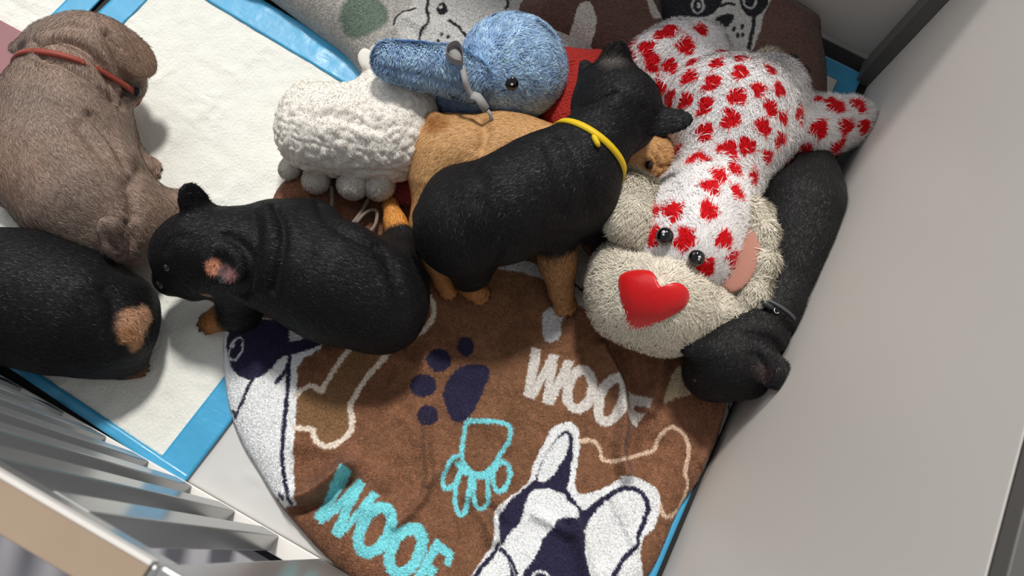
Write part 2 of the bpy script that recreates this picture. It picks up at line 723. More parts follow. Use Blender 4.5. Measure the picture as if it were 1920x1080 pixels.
def fdir(a, b):
    v = P(*b, 0.1) - P(*a, 0.1)
    return v / np.linalg.norm(v)


def field(lines):
    """combing direction from measured arrows (x0,y0,x1,y1)"""
    c = np.array([P((l[0] + l[2]) / 2, (l[1] + l[3]) / 2, 0.1)[:2] for l in lines])
    d = np.array([fdir(l[:2], l[2:]) for l in lines])

    def fn(V):
        w = 1 / (((V[:, None, :2] - c[None]) ** 2).sum(2) + 4e-4) ** 1.5
        return (w[:, :, None] * d[None]).sum(1) / w.sum(1)[:, None]
    return fn


def band(name, sc, c, axis, width, thick, material, parent, n=40):
    """strap that hugs the surface in the plane through c across axis"""
    ax = np.asarray(axis, float) / np.linalg.norm(axis)
    s = np.cross(ax, [0, 0, 1.0])
    s /= np.linalg.norm(s)
    u = np.cross(s, ax)
    V = []
    rr = []
    for w in (-1, 1):
        row = []
        for j in range(n):
            a = 2 * math.pi * j / n
            d = math.cos(a) * s + math.sin(a) * u
            o = np.asarray(c) + ax * w * width / 2
            far = o + d * 0.2
            h = sc.tree().ray_cast(Vector(far), Vector(-d), 0.2)
            row.append(np.linalg.norm(np.array(h[0]) - o) if h[0] is not None else 0.03)
        row = np.array(row)
        med = np.median(row)
        row = np.clip(row, 0.6 * med, 1.5 * med)
        for _ in range(3):
            row = (row + np.roll(row, 1) + np.roll(row, -1)) / 3
        rr.append(row)
    for w, e, row in ((-1, 0.0, rr[0]), (-1, 1, rr[0]), (1, 1, rr[1]), (1, 0.0, rr[1])):
        for j in range(n):
            a = 2 * math.pi * j / n
            d = math.cos(a) * s + math.sin(a) * u
            V.append(np.asarray(c) + ax * w * width / 2 + d * (row[j] + (thick if e else -0.002)))
    F = []
    for k in range(4):
        for j in range(n):
            F.append((k * n + j, k * n + (j + 1) % n, ((k + 1) % 4) * n + (j + 1) % n, ((k + 1) % 4) * n + j))
    return raw_mesh(name, V, F, True, [material], None, parent)


def blob(V, spots, base):
    """coat colour with soft-edged markings: spots = [(point, radius m, colour, softness)]"""
    c = np.tile(np.asarray(base, float), (len(V), 1))
    wob = noise(V, 140) * 0.25 + noise(V, 420) * 0.15
    for p, r, col, sf in spots:
        d = np.linalg.norm(V - p, axis=1) / r + wob * 0.5
        k = (1 - smooth(1 - sf, 1 + sf, d))[:, None]
        c = c * (1 - k) + np.asarray(col) * k
    return c


def finish(name, sc, colfn, matl, label, cat, group=None):
    sc.renormal()
    o = raw_mesh(name, sc.V, sc.F, True, [matl], np.clip(colfn(sc.V, sc.N), 0, 1), None)
    return tag(o, label, cat, group)


#STRUCT

# ------------------------------------------------------------------ the pen: floor, walls, gate
XW, YF, YB = 0.277, -0.063, 1.013          # right wall, gate and back wall faces
fl = box('floor', -3.0, 3.0, -3.0, 3.2, -0.06, -0.02, mat('grey_floor', S(168, 166, 172), 0.5, vary=0.06, vscale=2), 0)
tag(fl, kind='structure')
pf = box('floor_tray', -1.35, XW + 0.02, YF - 0.03, YB + 0.05, -0.02, 0.0, M['floor'], 0)
tag(pf, kind='structure')

wr = box('wall_right', XW, XW + 0.022, -0.6, 1.06, 0.0, 0.585, M['wall'], 0.001)
tag(wr, kind='structure')
box('top_rail', XW - 0.0005, XW + 0.05, -0.6, 1.06, 0.588, 0.602, M['post'], 0.001, wr)
box('rail_seam', XW + 0.001, XW + 0.021, -0.6, 1.06, 0.584, 0.590, M['floor'], 0, wr)
wb = box('wall_back', -1.35, XW - 0.001, YB, YB + 0.02, 0.018, 0.585, M['wall'], 0.001)
tag(wb, kind='structure')
box('top_rail', -1.35, XW, YB - 0.0005, YB + 0.05, 0.588, 0.602, M['post'], 0.001, wb)
tr = box('trim_1', XW - 0.022, XW - 0.0005, YB - 0.045, YB - 0.001, 0.0, 0.60, M['post'], 0.002)
tag(tr, kind='structure')

gate = tag(empty('pen_gate', (-0.4, YF, 0)), 'pale metal gate of upright square bars with a beige top rail', 'gate')
adopt(box('bottom_rail', -1.3, 0.3, YF - 0.022, YF, 0.0, 0.012, M['rail_edge'], 0.0015), gate)
adopt(box('top_rail', -1.3, -0.108, YF - 0.0235, YF - 0.001, 0.562, 0.598, M['paint'], 0.002), gate)
adopt(box('rail_cap', -1.3, -0.112, YF - 0.0225, YF - 0.0022, 0.598, 0.6005, M['rail_cap'], 0.0005), gate)
adopt(box('rail_edge', -1.3, -0.112, YF - 0.0022, YF + 0.0003, 0.590, 0.6012, M['rail_edge'], 0.0004), gate)
x = -0.165
first = None
for i in range(16):
    if first is None:
        first = box('bar', -0.0245, 0.0, YF - 0.0205, YF - 0.0006, 0.012, 0.562, M['paint'], 0.0015)
        o = first
    else:
        o = first.copy()
        COL.objects.link(o)
    o.location.x = x
    o.parent = gate
    o.matrix_parent_inverse = Matrix.Translation(-Vector(gate.location))
    x -= 0.0617
adopt(box('end_post', -0.1085, -0.045, YF - 0.0215, YF + 0.0005, 0.012, 0.598, M['paint'], 0.002), gate)

pk = tag(empty('pink_box', (-0.94, 0.17, 0.0)), 'dusty pink box corner beside the grey puppy at the left edge', 'box')


def rot_box(name, cx, cy, sx, sy, z0, z1, ang, material, parent):
    o = box(name, -sx, sx, -sy, sy, z0, z1, material, 0.003)
    o.location = (cx, cy, 0)
    o.rotation_euler.z = ang
    o.parent = parent
    o.matrix_parent_inverse = Matrix.Translation(-Vector(parent.location))
    return o


PB = P(52, 122, 0.05)
pk.location = (PB[0], PB[1], 0)
bpy.context.view_layer.update()
rot_box('body', PB[0] - 0.068, PB[1] + 0.035 - 0.035, 0.065, 0.035, 0.006, 0.048, 0.0, M['pinkbox'], pk)
rot_box('lid', PB[0] - 0.068, PB[1] + 0.035 - 0.035, 0.068, 0.038, 0.048, 0.055, 0.0, M['pinkbox'], pk)


# ------------------------------------------------------------------ training pads
def pad(label, x0, x1, y0, y1, z, borders, rot=0.0, lift=None, top=None):
    root = empty('training_pad', ((x0 + x1) / 2, (y0 + y1) / 2, z))
    tag(root, label, 'pad', 'puppy training pads on the pen floor')
    h = 0.004

    B = {s: borders.get(s, 0.0) for s in 'lrbt'}

    def sheet(name, ax0, ax1, ay0, ay1, material, dz, amp):
        nx, ny = max(2, int((ax1 - ax0) / h)) + 1, max(2, int((ay1 - ay0) / h)) + 1
        X, Y = np.meshgrid(np.linspace(ax0, ax1, nx), np.linspace(ay0, ay1, ny), indexing='ij')
        xy = np.column_stack([X.ravel(), Y.ravel()])
        p3 = flat3(xy)
        w = np.abs(noise(p3, 11)) * 0.5 + np.abs(noise(p3 + 3, 26)) * 0.3 + np.abs(noise(p3 * [1, 2.2, 1] + 9, 45)) * 0.25
        Z = z + dz + amp * (1 - smooth(0.0, 0.35, w)) + amp * 0.35 * noise(p3, 60)
        if lift is not None:
            Z = Z + lift(xy)
        c, s = math.cos(rot), math.sin(rot)
        cx, cy = (x0 + x1) / 2, (y0 + y1) / 2
        xr = cx + (xy[:, 0] - cx) * c - (xy[:, 1] - cy) * s
        yr = cy + (xy[:, 0] - cx) * s + (xy[:, 1] - cy) * c
        Vt = np.column_stack([xr, yr, Z])
        Vb = np.column_stack([xr, yr, Z - 0.0022])
        i = np.arange(nx * ny).reshape(nx, ny)
        q = np.stack([i[:-1, :-1], i[1:, :-1], i[1:, 1:], i[:-1, 1:]], -1).reshape(-1, 4)
        nb = nx * ny
        rim = []
        for e in (i[:, 0], i[-1, :], i[::-1, -1], i[0, ::-1]):
            rim.append(np.column_stack([e[:-1], e[:-1] + nb, e[1:] + nb, e[1:]]))
        F = np.vstack([q, q[:, ::-1] + nb] + rim)
        o = raw_mesh(name, np.vstack([Vt, Vb]), F, True, [material])
        adopt(o, root)
    sheet('absorbent_sheet', x0 + B['l'] * 0.9, x1 - B['r'] * 0.9, y0 + B['b'] * 0.9, y1 - B['t'] * 0.9, top or M['pad'], 0.0, 0.0028 if top is None else 0.001)
    if B['l']:
        sheet('border', x0, x0 + B['l'], y0, y1, M['film'], 0.0018, 0.001)
    if B['r']:
        sheet('border', x1 - B['r'], x1, y0, y1, M['film'], 0.0018, 0.001)
    if B['b']:
        sheet('border', x0, x1, y0, y0 + B['b'], M['film'], 0.0021, 0.001)
    if B['t']:
        sheet('border', x0, x1, y1 - B['t'], y1, M['film'], 0.0021, 0.001)
    return root


pad('white pad with blue border under the grey puppy and the plush sheep', -0.822, -0.280, -0.052, 0.578, 0.006, dict(l=0.042, r=0.043, b=0.014, t=0.05), rot=math.radians(-3.6),
    lift=lambda xy: 0.004 * smooth(-0.50, -0.40, xy[:, 0]) * smooth(0.50, 0.58, xy[:, 1]) * (1 - smooth(-0.36, -0.31, xy[:, 0])))
pad('smooth pale grey pad mostly hidden under the brown printed bed', -0.32, 0.270, -0.0625, 0.50, 0.002, dict(r=0.036), top=M['vinyl'])
pad('white pad beyond the grey puppy in the far left corner', -1.33, -0.825, 0.02, 0.62, 0.004, dict(l=0.04, r=0.04, b=0.04, t=0.04))
pad('white pad with folded blue edge in the wall corner', -0.25, 0.262, 0.50, 0.985, 0.003, dict(r=0.034, t=0.034))

# ------------------------------------------------------------------ brown printed bed
BROWN, PURP, WHITE, CREAM, TEAL = S(132, 89, 68), S(46, 42, 68), S(244, 246, 248), S(238, 222, 206), S(128, 222, 232)
BROWN2 = S(130, 98, 68)
bed_px = [(545, 330), (500, 480), (438, 590), (421, 625), (420, 690), (432, 770), (455, 830), (485, 880), (518, 935), (545, 970), (600, 1032), (660, 1085), (760, 1150), (950, 1190),
          (1130, 1150), (1215, 1078)]
bed_w = [tuple(P(a, b, 0.006)[:2]) for a, b in bed_px]
bed_w += [(0.262, 0.20), (0.272, 0.26), (0.273, 0.40), (0.273, 0.58), (0.268, 0.65), (0.22, 0.69), (0.05, 0.71), (-0.15, 0.70), (-0.30, 0.65)]
bed_out = catmull(np.array(bed_w), 6, True)
BZ = 0.032


def ridge(xy, pts, amp, w, z=BZ):
    d = line_d(xy, PP(catmull(pts, 4), z))
    return amp * np.exp(-(d / w) ** 2)


def bed_z(xy, fine=True):
    d = -poly_sd(xy, bed_out)
    t = np.clip(d / 0.042, 0, 1)
    z = 0.007 + (BZ - 0.007) * np.sqrt(1 - (1 - t) ** 2)
    if fine:
        e = smooth(0, 0.05, d)
        p3 = flat3(xy)
        z = z + e * (0.0035 * noise(p3, 13) + 0.0018 * noise(p3 + 5, 34))
        for pts, a, w in FOLDS:
            z = z + 1.6 * ridge(xy, pts, a, w) * smooth(0.0, 0.02, d)
    return z


FOLDS = [
    ([(801, 780), (800, 840), (805, 905), (775, 955), (740, 985)], 0.0055, 0.006),
    ([(800, 905), (830, 880), (850, 860)], 0.003, 0.006),
    ([(528, 940), (570, 930), (610, 905), (650, 872)], 0.016, 0.009),
    ([(545, 955), (600, 940), (650, 900)], -0.010, 0.010),
    ([(1130, 650), (1160, 720), (1168, 790), (1162, 850), (1172, 890)], 0.011, 0.008),
    ([(1150, 650), (1185, 720), (1195, 790), (1185, 840)], -0.008, 0.011),
    ([(1240, 640), (1235, 700), (1215, 770)], 0.009, 0.010),
    ([(1280, 690), (1255, 760), (1235, 810)], 0.006, 0.012),
    ([(925, 1010), (905, 965), (880, 930)], 0.006, 0.008),
    ([(940, 985), (925, 960), (905, 950)], -0.006, 0.008),
    ([(1005, 965), (1040, 985), (1065, 1000)], 0.005, 0.007),
    ([(1070, 970), (1085, 1010), (1100, 1080)], 0.008, 0.009),
    ([(1145, 930), (1165, 970), (1190, 1020)], 0.004, 0.006),
    ([(880, 780), (930, 800), (960, 830)], 0.003, 0.012),
    ([(700, 650), (820, 690), (900, 700)], 0.003, 0.015),
    ([(560, 830), (640, 850), (720, 900)], 0.004, 0.014),
    ([(1350, 740), (1352, 800), (1330, 870)], 0.012, 0.010),
    ([(600, 880), (640, 930), (720, 960)], 0.003, 0.012),
]


def cloth(name, outline, zfn, h, printfn, material, label, cat, thick=0.0, pile=0):
    lo, hi = outline.min(0), outline.max(0)
    nx, ny = (np.ceil((hi - lo) / h).astype(int) + 1)
    X, Y = np.meshgrid(lo[0] + h * np.arange(nx), lo[1] + h * np.arange(ny), indexing='ij')
    xy = np.column_stack([X.ravel(), Y.ravel()])
    ins = poly_sd(xy, outline) < 0
    i = np.arange(nx * ny).reshape(nx, ny)
    q = np.stack([i[:-1, :-1], i[1:, :-1], i[1:, 1:], i[:-1, 1:]], -1).reshape(-1, 4)
    q = q[ins[q].all(1)]
    used = np.unique(q)
    mp = np.full(nx * ny, -1)
    mp[used] = np.arange(len(used))
    q = mp[q]
    xy = xy[used]
    z = zfn(xy)
    V = np.column_stack([xy, z])
    col = printfn(xy)
    E = np.sort(np.vstack([q[:, [0, 1]], q[:, [1, 2]], q[:, [2, 3]], q[:, [3, 0]]]), 1)
    Ed = np.vstack([q[:, [0, 1]], q[:, [1, 2]], q[:, [2, 3]], q[:, [3, 0]]])
    key = E[:, 0].astype(np.int64) * len(V) + E[:, 1]
    u, inv, cnt = np.unique(key, return_inverse=True, return_counts=True)
    b = Ed[cnt[inv] == 1]
    bv = np.unique(b)
    m1 = np.full(len(V), -1)
    m1[bv] = len(V) + np.arange(len(bv))
    m2 = np.full(len(V), -1)
    m2[bv] = len(V) + len(bv) + np.arange(len(bv))
    sd0 = poly_sd(V[bv, :2], outline)
    e_ = 2e-4
    gx = (poly_sd(V[bv, :2] + [e_, 0], outline) - sd0) / e_
    gy = (poly_sd(V[bv, :2] + [0, e_], outline) - sd0) / e_
    V[bv, 0] -= gx * sd0
    V[bv, 1] -= gy * sd0
    V[bv, 2] = zfn(V[bv, :2])
    zb = V[bv].copy()
    zb[:, 2] = np.minimum(0.004, zb[:, 2] - 0.003) if thick == 0 else zb[:, 2] - thick
    F = np.vstack([q, np.column_stack([m1[b[:, 1]], m1[b[:, 0]], m2[b[:, 0]], m2[b[:, 1]]])])
    o = raw_mesh(name, np.vstack([V, V[bv], zb]), F, True, [material], np.clip(np.vstack([col, col[bv], col[bv]]), 0, 1))
    if pile:
        class _S:
            pass
        sc = _S()
        sc.V, sc.F, sc.N = V, q, normals(V, q)
        nx0 = mp.reshape(nx, ny)

        def cfn(root, nor):
            ij = np.clip(np.round((root[:, :2] - lo) / h).astype(int), 0, [nx - 1, ny - 1])
            k = nx0[ij[:, 0], ij[:, 1]]
            return col[np.maximum(k, 0)]

        def flow(root):
            a = noise(root, 14) * 2.2 + noise(root + 9, 40) * 1.2 - 1.0
            return np.column_stack([np.cos(a), np.sin(a), np.zeros(len(a))])
        strands('pile', sc, pile, 0.0030, 0.00065, flow, lambda a, b: cfn(a, b) * 1.1, M['fleece_pile'], o, lift=0.30, seg=1, jitter=0.5, shade=0.16, nrand=0.22)
    return tag(o, label, cat)


def bed_print(xy):
    n = noise(flat3(xy), 9)[:, None]
    base = BROWN * (1 + 0.10 * n) + (BROWN2 - BROWN) * (0.5 + 0.5 * noise(flat3(xy) + 11, 5))[:, None] * 0.6
    base = base * (1 + 0.16 * noise(flat3(xy), 210) + 0.14 * noise(flat3(xy) + 3, 75))[:, None]
    pr = Print(xy, base, BZ + 0.002)
    # bulldog face at the left
    pr.fill([(400, 570), (470, 590), (545, 605), (612, 632), (600, 655), (568, 672), (557, 690), (556, 730), (553, 800), (549, 880), (556, 944), (530, 950), (470, 880), (415, 760), (400, 680)], WHITE)
    pr.fill([(420, 640), (430, 612), (470, 598), (530, 600), (580, 612), (640, 625), (600, 648), (570, 658), (543, 666), (528, 668), (510, 688), (483, 708), (458, 710), (434, 690), (423, 664)], PURP, 3)
    pr.fill([(543, 614), (580, 632), (543, 638)], S(205, 208, 212))
    pr.stroke(ell(441, 652, 13, 22, 25), 3.4, WHITE, 0, True)
    pr.fill(ell(436, 646, 3, 5, 20), WHITE)
    pr.stroke([(543, 664), (541, 690), (538, 740), (532, 800), (529, 860), (532, 900), (546, 942)], 8, PURP)
    pr.stroke([(543, 672), (537, 692), (517, 716)], 7, PURP)
    pr.stroke([(474, 708), (455, 745), (436, 778)], 7, PURP)
    pr.stroke([(432, 766), (436, 778)], 6, PURP)
    pr.stroke([(521, 925), (530, 933)], 8, PURP)
    # bone beside it
    pr.fill([(556, 742), (570, 730), (603, 730), (630, 687), (660, 653), (740, 643), (693, 700), (655, 760), (660, 797), (633, 832), (597, 828), (588, 808), (555, 800)], BROWN2 * 1.08)
    pr.stroke([(556, 742), (562, 733), (572, 727), (587, 723), (603, 733), (608, 722), (630, 687), (648, 662), (668, 640)], 9, CREAM)
    pr.stroke([(760, 600), (742, 640), (720, 670), (693, 700), (673, 727), (656, 758), (660, 780), (660, 800), (650, 817), (633, 831), (613, 837), (598, 830), (588, 815), (586, 804), (567, 803), (553, 800)], 10, CREAM)
    pr.stroke([(755, 628), (770, 627), (790, 620), (806, 604), (813, 583), (809, 562), (795, 551), (770, 548)], 10, CREAM)
    # paw print
    for e in ((874, 648, 16, 19, 0), (823, 675, 24, 22, 20), (794, 722, 25, 22, 0), (801, 779, 20, 20, 0)):
        pr.fill(ell(*e), PURP)
    pr.fill([(867, 687), (897, 682), (917, 690), (915, 710), (905, 735), (893, 760), (876, 786), (857, 792), (843, 780), (833, 753), (830, 733), (843, 708)], PURP, 3)
    # word in white
    W2 = S(222, 216, 210)
    pr.fill([(997.0, 649.8), (1016.7, 653.1), (1003.3, 715.5), (1032.1, 660.3), (1049.3, 663.7), (1036.9, 722.7), (1060.8, 671.4), (1079.1, 676.2), (1036.4, 759.6), (1015.3, 754.8), (1024.4, 708.3), (1000.4, 748.1), (980.3, 740.4)], W2)
    pr.stroke(ell(1088, 729, 23, 38, 14), 19, W2, 0, True)
    pr.stroke(ell(1145, 750, 21, 41, 14), 18, W2, 0, True)
    pr.fill([(1184.1, 728.9), (1221.1, 750.0), (1213.4, 767.3), (1197.1, 756.3), (1193.2, 763.5), (1208.6, 775.9), (1200.0, 797.1), (1178.4, 783.6), (1176.0, 773.1)], W2)
    # paw outline
    pr.stroke([(878, 790), (916, 790), (944, 793), (956, 804), (953, 826), (938, 851), (922, 876), (903, 888), (884, 884), (869, 866), (866, 842), (870, 813)], 8.5, TEAL, 4, True)
    pr.stroke([(862, 853), (846, 861), (833, 890), (832, 911), (843, 913), (858, 902), (866, 880)], 8.5, TEAL)
    pr.stroke([(866, 880), (855, 905), (853, 938), (859, 960), (870, 963), (877, 935), (884, 893)], 8.5, TEAL)
    pr.stroke([(890, 890), (888, 922), (891, 945), (903, 953), (915, 942), (915, 916), (914, 892)], 8.5, TEAL)
    pr.stroke(ell(941, 892, 16, 28, 10), 8.5, TEAL, 0, True)
    pr.stroke([(858, 868), (875, 884), (905, 892), (930, 878)], 10, TEAL)
    # word in teal
    pr.fill([(643.1, 871.9), (658.8, 882.5), (623.4, 947.5), (671.2, 896.2), (685.6, 905.6), (648.4, 980.3), (697.5, 918.8), (711.9, 929.4), (636.9, 1010.6), (620.0, 996.9), (642.2, 952.2), (603.8, 983.8), (586.6, 967.5)], TEAL)
    pr.stroke(ell(703, 993, 26, 46, 27), 21, TEAL, 0, True)
    pr.stroke(ell(760, 1032, 26, 45, 27), 21, TEAL, 0, True)
    for q in [[(816.2, 1008.4), (828.8, 1018.1), (782.8, 1106.9), (764.1, 1100.6)], [(816.2, 1008.4), (850.6, 1036.2), (843.1, 1063.8), (831.2, 1057.5), (834.4, 1043.8), (814.1, 1029.4)], [(799.4, 1049.1), (819.4, 1067.8), (809.4, 1088.1), (790.6, 1072.5)]]:
        pr.fill(q, TEAL)
    # bone in cream
    pr.stroke([(1082, 829), (1100, 824), (1116, 828), (1127, 842), (1131, 860), (1157, 864), (1186, 856), (1210, 849), (1227, 843), (1234, 823), (1247, 806), (1264, 801), (1284, 815), (1292, 848), (1286, 884), (1294, 906), (1287, 941), (1268, 965), (1248, 965), (1238, 942), (1230, 918)], 7.5, S(226, 196, 170), 4)
    # bulldog at the bottom
    pr.fill([(1060, 791), (1074, 793), (1084, 805), (1087, 835), (1083, 868), (1077, 905), (1088, 925), (1121, 919), (1145, 907), (1174, 893), (1210, 901), (1235, 921), (1239, 954), (1227, 990), (1206, 1011), (1202, 1047), (1190, 1120), (870, 1120), (880, 1085), (893, 1066), (917, 1031), (925, 1007), (929, 958), (954, 933), (990, 905), (1003, 868), (1019, 831), (1035, 803)], WHITE, 3)
    pr.fill([(1003, 900), (1015, 870), (1034, 833), (1052, 810), (1066, 806), (1075, 820), (1074, 852), (1063, 916), (1078, 940), (1093, 957), (1113, 945), (1140, 932), (1110, 965), (1094, 995), (1094, 1040), (1112, 1110), (960, 1110), (954, 1047), (937, 1015), (937, 962), (962, 933), (994, 907)], PURP)
    pr.fill([(1055, 815), (1064, 816), (1066, 830), (1063, 846), (1047, 876), (1029, 898), (1010, 900), (1015, 876), (1033, 838)], WHITE, 3)
    pr.fill([(998, 921), (1023, 915), (1051, 923), (1068, 942), (1084, 960), (1078, 970), (1047, 974), (1035, 990), (1020, 1006), (1008, 1035), (990, 1062), (975, 1082), (962, 1070), (954, 1047), (941, 1025), (955, 1000), (976, 978), (986, 945)], WHITE, 3)
    pr.stroke([(1094, 962), (1118, 943), (1141, 929), (1160, 918), (1182, 914), (1206, 925), (1216, 950), (1207, 982), (1198, 1007), (1194, 1023), (1170, 1047), (1150, 1082)], 9, PURP)
    pr.stroke([(935, 1020), (925, 1040), (900, 1068), (885, 1090)], 8, PURP)
    pr.stroke([(940, 1030), (955, 1045), (970, 1075)], 7, PURP)
    pr.stroke(ell(1014, 1092, 18, 22, 0), 4, WHITE, 0, True)
    # scraps of other drawings
    pr.fill([(1271, 687), (1284, 705), (1297, 730), (1288, 742), (1262, 748), (1243, 757), (1252, 722)], S(205, 188, 156), 3)
    pr.fill([(1357, 757), (1420, 735), (1400, 800), (1352, 850), (1355, 800)], S(220, 220, 220))
    pr.stroke([(1372, 760), (1384, 772), (1388, 785)], 8, S(30, 30, 34))
    pr.stroke([(1352, 815), (1362, 830)], 8, S(30, 30, 34))
    pr.fill([(935, 500), (975, 488), (1015, 500), (1030, 525), (985, 512), (945, 505)], S(200, 198, 198), 3)
    pr.fill([(1062, 445), (1120, 430), (1140, 480), (1120, 540), (1095, 575), (1070, 540)], S(205, 200, 196), 3)
    pr.stroke([(1066, 500), (1078, 530), (1098, 545)], 5, S(40, 38, 50))
    pr.fill([(1018, 590), (1035, 574), (1060, 580), (1052, 605), (1050, 632), (1022, 637)], S(210, 210, 212), 3)
    pr.stroke([(1050, 588), (1062, 592)], 5, S(30, 30, 34))
    return pr.c


bed = cloth('dog_bed', bed_out, bed_z, 0.00115, bed_print, M['fleece'], 'brown fleece dog bed printed with bulldogs, bones and teal lettering', 'dog bed', pile=200000)

# ------------------------------------------------------------------ cushion and blanket along the back wall
cush_w = [tuple(P(a, b, 0.01)[:2]) for a, b in ((985, 160), (1000, 20))]
cush_out = catmull(np.array([(-0.13, 0.73), tuple(P(985, 70, 0.06)[:2]), tuple(P(968, -10, 0.06)[:2]), (-0.17, 1.006), (0.0, 1.008), (0.14, 1.006), (0.170, 0.97), (0.205, 0.90), (0.235, 0.80), (0.24, 0.72), (0.15, 0.68), (0.0, 0.66)]), 6, True)


def cush_z(xy):
    d = -poly_sd(xy, cush_out)
    t = np.clip(d / 0.07, 0, 1)
    z = 0.03 + 0.062 * np.sqrt(1 - (1 - t) ** 2)
    p3 = flat3(xy)
    z = z + smooth(0, 0.03, d) * (0.004 * noise(p3, 14) + 0.0015 * noise(p3, 40))
    z = z + ridge(xy, [(1205, -30), (1215, 10), (1235, 40), (1230, 70)], 0.012, 0.008, 0.09)
    z = z - ridge(xy, [(1238, -30), (1245, 10), (1250, 50)], 0.014, 0.008, 0.09)
    return z


def cush_print(xy):
    B = S(104, 76, 66)
    base = np.tile(B, (len(xy), 1)) * (1 + 0.12 * noise(flat3(xy), 12))[:, None]
    pr = Print(xy, base, 0.088)
    IV = S(205, 198, 186)
    DK = S(36, 36, 42)
    pr.fill([(1085, 10), (1105, 5), (1118, 25), (1120, 45), (1108, 72), (1085, 82), (1070, 70), (1075, 40)], IV, 3)
    pr.fill(ell(1055, 62, 16, 10, -25), IV)
    pr.fill(ell(1116, 86, 13, 13), IV)
    pr.stroke([(1200, -30), (1212, 5), (1225, 35), (1238, 42)], 10, S(190, 180, 170))
    # bulldog face
    pr.fill([(1238, 70), (1248, 0), (1250, -60), (1450, -60), (1446, 0), (1430, 30), (1424, 60), (1408, 100), (1340, 110), (1260, 95)], S(208, 206, 202))
    pr.fill([(1245, 30), (1248, -60), (1360, -60), (1355, 0), (1335, 28), (1300, 38), (1262, 36)], DK, 3)
    pr.fill([(1384, 10), (1386, -30), (1445, -30), (1440, 5), (1425, 28), (1400, 32)], DK, 3)
    pr.stroke(ell(1306, 14, 11, 13), 3.5, S(215, 215, 215), 0, True)
    pr.fill(ell(1308, 14, 4, 5), S(215, 215, 215))
    pr.stroke(ell(1403, 6, 12, 12), 4, S(215, 215, 215), 0, True)
    pr.stroke([(1348, 16), (1360, 12), (1374, 13)], 6, DK)
    pr.fill([(1335, 42), (1350, 32), (1370, 30), (1373, 40), (1362, 54), (1348, 58), (1337, 52)], DK, 3)
    pr.stroke([(1352, 56), (1351, 70), (1342, 82)], 7, DK)
    pr.fill([(1338, 78), (1350, 72), (1358, 84), (1345, 90)], DK)
    for a, b in ((1374, 57), (1390, 52), (1381, 69), (1391, 68)):
        pr.fill(ell(a, b, 3.5, 5, 20), DK)
    pr.stroke([(1412, 28), (1411, 55), (1405, 80), (1402, 95)], 8, DK)
    # dark paw at the right
    for e in ((1480, 120, 16, 14, 0), (1503, 140, 14, 14, 0), (1488, 150, 14, 14, 0)):
        pr.fill(ell(*e), DK)
    return pr.c


cloth('fleece_cushion', cush_out, cush_z, 0.0013, cush_print, M['fleece'], 'dark brown fleece cushion with a bulldog face print against the back wall', 'cushion', thick=0.03, pile=40000)

grey_out = catmull(np.array([P(a, b, 0.02)[:2] for a, b in ((440, -60), (506, -8), (588, 52), (646, 96), (686, 145), (740, 210), (830, 240), (960, 210))] + [(-0.08, 0.78), (-0.11, 0.90), (-0.12, 1.0), (-0.35, 1.005), (-0.62, 1.0), (-0.72, 0.85)]), 5, True)


def grey_z(xy):
    d = -poly_sd(xy, grey_out)
    t = np.clip(d / 0.06, 0, 1)
    p3 = flat3(xy)
    z = 0.017 + 0.051 * np.sqrt(1 - (1 - t) ** 2) + smooth(0, 0.03, d) * (0.006 * noise(p3, 9) + 0.003 * noise(p3 + 3, 24))
    z = z + ridge(xy, [(738, 60), (760, 40), (790, 60)], 0.006, 0.008, 0.06) - ridge(xy, [(728, -20), (735, 40), (735, 90)], 0.008, 0.010, 0.06)
    return z


def grey_print(xy):
    base = np.tile(S(176, 172, 166), (len(xy), 1)) * (1 + 0.05 * noise(flat3(xy), 16))[:, None]
    pr = Print(xy, base, 0.06)
    DK = S(26, 26, 28)
    pr.fill([(740, 45), (770, 20), (800, -30), (960, -40), (945, 20), (900, 80), (870, 110), (780, 110)], S(196, 194, 190), 3)
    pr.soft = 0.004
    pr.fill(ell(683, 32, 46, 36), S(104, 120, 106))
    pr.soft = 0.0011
    pr.stroke([(805, -15), (803, 5), (800, 24), (803, 46), (791, 65), (786, 82), (793, 91), (808, 97), (825, 97)], 5.5, DK)
    pr.stroke([(841, 48), (858, 58), (866, 68), (874, 78)], 6, DK)
    pr.fill(ell(828, 26, 10, 12), DK)
    pr.fill(ell(826, 22, 2.5, 3), S(220, 220, 220))
    pr.stroke([(944, -10), (950, 8), (951, 18), (947, 25)], 5.5, DK)
    pr.stroke([(738, 48), (743, 34), (757, 28), (779, 22)], 4.5, DK)
    for a, b in ((827, 72), (821, 83), (839, 77)):
        pr.fill(ell(a, b, 3.2, 4), DK)
    return pr.c


cloth('fleece_blanket', grey_out, grey_z, 0.0014, grey_print, M['fleece'], 'pale grey fleece blanket with a line-drawn dog face behind the blue plush', 'blanket', thick=0.008, pile=50000)

# red waffle cloth squeezed between the blue plush and the black puppy's head
rc_out = catmull(np.array([P(a, b, 0.09)[:2] for a, b in ((1010, 84), (1060, 84), (1100, 90), (1150, 96), (1205, 125), (1215, 190), (1120, 240), (1040, 235), (1000, 160))]), 5, True)


def rc_z(xy):
    d = -poly_sd(xy, rc_out)
    t = np.clip(d / 0.03, 0, 1)
    return 0.082 + 0.018 * np.sqrt(1 - (1 - t) ** 2) + 0.004 * noise(flat3(xy), 25) + 0.0012 * np.sin(xy[:, 0] * 900) * np.sin(xy[:, 1] * 900)


cloth('red_cloth', rc_out, rc_z, 0.0016, lambda xy: np.tile(S(178, 26, 18), (len(xy), 1)), M['redcloth'], 'crumpled red waffle cloth between blue plush and black puppy', 'cloth', thick=0.04)

#ANIMALS

